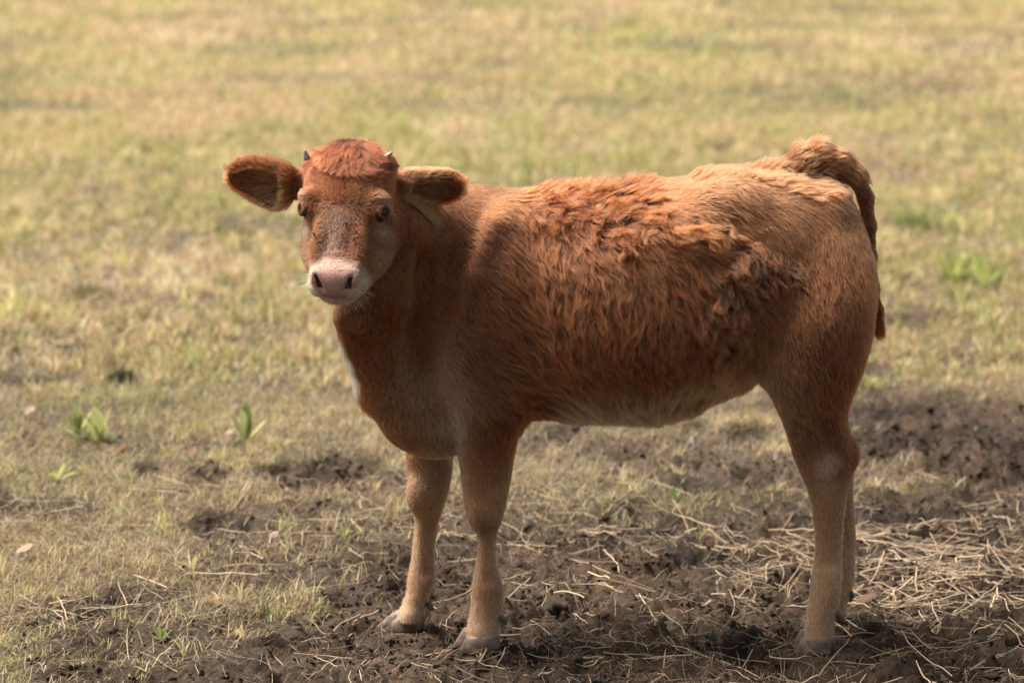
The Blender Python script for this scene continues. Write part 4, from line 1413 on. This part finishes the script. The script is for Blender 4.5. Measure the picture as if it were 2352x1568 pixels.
# ------------------------------------------------------------------ broad-leaved weeds, fallen leaves, flies
if GROUND:
    M_WEED = leaf_material('weed_leaf', .5, .4)
    def leaf_mesh(L, W, bend, fold, colr, curlx=0.0, wav=0.0):
        V, T = [], []
        n = 7
        for i in range(n):
            t = i / (n - 1)
            w = W / 2 * (math.sin(math.pi * min(1, t * .93 + .05)) ** .75) * (1 if 0 < i < n - 1 else .12)
            z = math.sin(t * bend) * L * .55
            x = L * t * math.cos(t * bend * .5)
            for sgn in (-1, 0, 1):
                V.append((x, sgn * w + curlx * t * t * L, z + abs(sgn) * fold * w + wav * W * math.sin(t * 9 + sgn)))
        for i in range(n - 1):
            for j in (0, 1):
                a = i * 3 + j
                T.append((a, a + 1, a + 4, a + 3))
        return np.array(V), T
    def weed(px, py, n, lmin, lmax, tilt, colr, label, rot=0.0, group=None):
        x, y = ground_at(px, py)
        z = float(height(np.array([x]), np.array([y]))[0])
        root = bpy.data.objects.new('weed_plant', None); col.objects.link(root)
        root.location = (x, y, z); root.empty_display_size = .05
        tag(root, label, 'weed', group)
        for k in range(n):
            L = rng.uniform(lmin, lmax)
            V, T = leaf_mesh(L, L * rng.uniform(.20, .34), rng.uniform(.2, 1.0), rng.uniform(.1, .5), None, rng.normal(0, .15))
            a = rot + 2 * math.pi * k / n + rng.normal(0, .25)
            el = min(tilt, .95) * rng.uniform(.3, 1.25)
            M = Matrix.Rotation(a, 3, 'Z') @ Matrix.Rotation(-el, 3, 'Y')
            V = V @ np.array(M).T
            c = np.array(colr) * math.exp(rng.normal(0, .18))
            ob = mesh_obj('leaf', V, T, M_WEED, root, True, np.repeat(c[None], len(V), 0))
    LG = (.36, .38, .16)
    weed(178, 1022, 9, .06, .12, 1.0, (.38, .40, .18), 'pale green broad-leaved weed, left of two growing side by side')
    weed(232, 1030, 10, .06, .13, 1.05, LG, 'brighter broad-leaved weed with upright pointed leaves, right of two growing side by side')
    weed(565, 1035, 7, .08, .13, 1.15, (.36, .39, .17), 'upright green weed behind the dark mud patch, left of the chest of the calf')
    weed(640, 1040, 6, .05, .08, .35, (.38, .40, .16), 'low flat-leaved weed lying just right of the upright green weed')
    weed(132, 1110, 4, .04, .07, .3, (.46, .48, .14), 'single yellow-green leafed weed lying flat in the dry grass at the left')
    weed(793, 1243, 9, .025, .05, 1.0, (.38, .42, .14), 'small green weed standing in mud just left of the far front leg')
    weed(2190, 655, 10, .09, .17, .8, (.38, .42, .15), 'large yellow-green weed clump in the grass behind the tail of the calf')
    weed(2262, 668, 7, .10, .17, 1.2, (.42, .46, .17), 'tall yellow-green leaf rosette right of the large weed clump')
    weed(1548, 1150, 5, .03, .05, 1.0, (.16, .26, .06), 'tiny dark green weed under the belly of the calf')
    weed(370, 1470, 9, .02, .045, .9, (.26, .36, .10), 'small green weed at the front edge of the picture left of the mud')
    def tussock(px, py, n, R, H, c0, c1, label):
        x, y = ground_at(px, py)
        r = R * np.sqrt(rng.random(n)); a = rng.uniform(0, 6.28, n)
        X, Y = x + r * np.cos(a), y + r * np.sin(a) * .8
        Z = height(X, Y)
        q = rng.random((n, 1))
        C = (np.array(c0) * q + np.array(c1) * (1 - q))
        hh = H * rng.uniform(.5, 1.1, n) * (1 - .5 * (r / R) ** 2)
        ob = blades('grass_tussock', X, Y, hh, rng.uniform(.003, .006, n), rng.uniform(.1, .8, n), C, None, Z)
        del ob['kind']
        tag(ob, label, 'tussock')
    tussock(277, 882, 420, .055, .10, (.10, .10, .05), (.05, .05, .028), 'dark upright grass tussock at the left, above the muddy hollow')
    tussock(2235, 655, 500, .14, .15, (.16, .20, .06), (.30, .34, .11), 'dark green grass tussock between the two large weeds at the right')
    tussock(2100, 520, 420, .14, .13, (.18, .22, .08), (.32, .34, .13), 'green grass tussock farthest back, right of the tail')
    tussock(205, 690, 300, .10, .10, (.30, .26, .14), (.18, .16, .09), 'brownish grass tussock in the left pasture, level with the muzzle')
    tussock(530, 545, 300, .08, .09, (.16, .15, .08), (.28, .26, .14), 'dark olive grass tussock left of the cheek of the calf')
    def fallen(px, py, L, W, colr, label, rot, lift=.012):
        x, y = ground_at(px, py)
        z = float(height(np.array([x]), np.array([y]))[0])
        V, T = leaf_mesh(L, W, .8, .35, None, .1, .06)
        V = V - V.mean(0)
        M = Matrix.Rotation(rot, 3, 'Z') @ Matrix.Rotation(.35, 3, 'X')
        V = V @ np.array(M).T
        me = mesh_obj('fallen_leaf', V, T, M_WEED, None, True, np.repeat(np.array(colr)[None], len(V), 0))
        me.location = (x, y, z + lift)
        tag(me, label, 'leaf')
    fallen(57, 1293, .05, .030, (.42, .30, .22), 'pale pinkish dry leaf lying in short grass near the left edge', .2, .03)
    fallen(69, 975, .045, .030, (.44, .32, .23), 'small pale dry leaf standing in grass above the weed pair', .9, .035)
    fallen(530, 1030, .035, .025, (.42, .30, .23), 'tiny pale leaf beside the upright green weed', .3, .03)
    fallen(628, 1238, .035, .020, (.55, .36, .28), 'pinkish leaf scrap lying on trodden soil left of the front legs', .7)
    fallen(268, 1047, .08, .035, (.24, .13, .08), 'rust brown dead leaf on the bare soil beside the weed pair', -.4)
    fallen(1985, 1392, .07, .03, (.13, .07, .03), 'brown curled dead leaf on the straw just behind the hind hooves', .1, .02)
    fallen(440, 1070, .05, .03, (.27, .17, .11), 'curled brown leaf standing upright beside the small mud hole', 1.2, .03)

M_FLY = simple_material('fly_body', (.010, .009, .010), .6, .2)
M_WING = simple_material('fly_wing', (.03, .028, .026), .7, .1)
def fly(s, l, label, rot):
    p = hd(s, l, 7)
    for _ in range(60):
        f, g = sample(p[None], True)
        if f[0] < .006: break
        p = p - HW * .0012
    n = g[0]; d = HL - n * (HL @ n); d /= np.linalg.norm(d); c = np.cross(n, d)
    d = d * math.cos(rot) + c * math.sin(rot); c = np.cross(n, d)
    root = bpy.data.objects.new('fly', None); col.objects.link(root); root.location = p; root.empty_display_size = .004
    tag(root, label, 'fly', 'flies on the face of the calf')
    def pt(a, b, h): return d * a + c * b + n * h
    lathe('abdomen', [(0, .0005), (.2, .0016), (.55, .0020), (.85, .0014), (1, .0003)], pt(.0002, 0, 0), pt(-.0052, 0, -.0004), M_FLY, root, 10)
    lathe('thorax', [(0, .0004), (.3, .0016), (.7, .0016), (1, .0004)], pt(.0030, 0, .0002), pt(-.0002, 0, .0002), M_FLY, root, 10)
    lathe('head', [(0, .0003), (.4, .0013), (.8, .0012), (1, .0003)], pt(.0046, 0, 0), pt(.0027, 0, 0), M_FLY, root, 10)
    for sg in (-1, 1):
        V = [pt(.001, sg * .0008, .0012), pt(-.003, sg * .0030, .0014), pt(-.0062, sg * .0028, .0012), pt(-.0066, sg * .0012, .0013), pt(-.003, sg * .0002, .0015)]
        V2 = [v + n * .00012 for v in V]
        mesh_obj('wing', V + V2, [(0, 1, 2, 3, 4), (9, 8, 7, 6, 5)] + [(i, i + 5, (i + 1) % 5 + 5, (i + 1) % 5) for i in range(5)], M_WING, root, False)
fly(-4.9, 6.6, 'black fly left of the nose bridge, level with the lower edge of the eyes', .5)
fly(-6.2, 8.6, 'lowest black fly on the calf, on the cheek above the muzzle corner', 1.3)
fly(1.6, 4.3, 'highest black fly on the face of the calf, just below the forehead', .1)
fly(3.6, 5.9, 'upper of two black flies right of the nose bridge of the calf', -.6)
fly(3.5, 7.4, 'lower of two black flies right of the nose bridge of the calf', -.3)
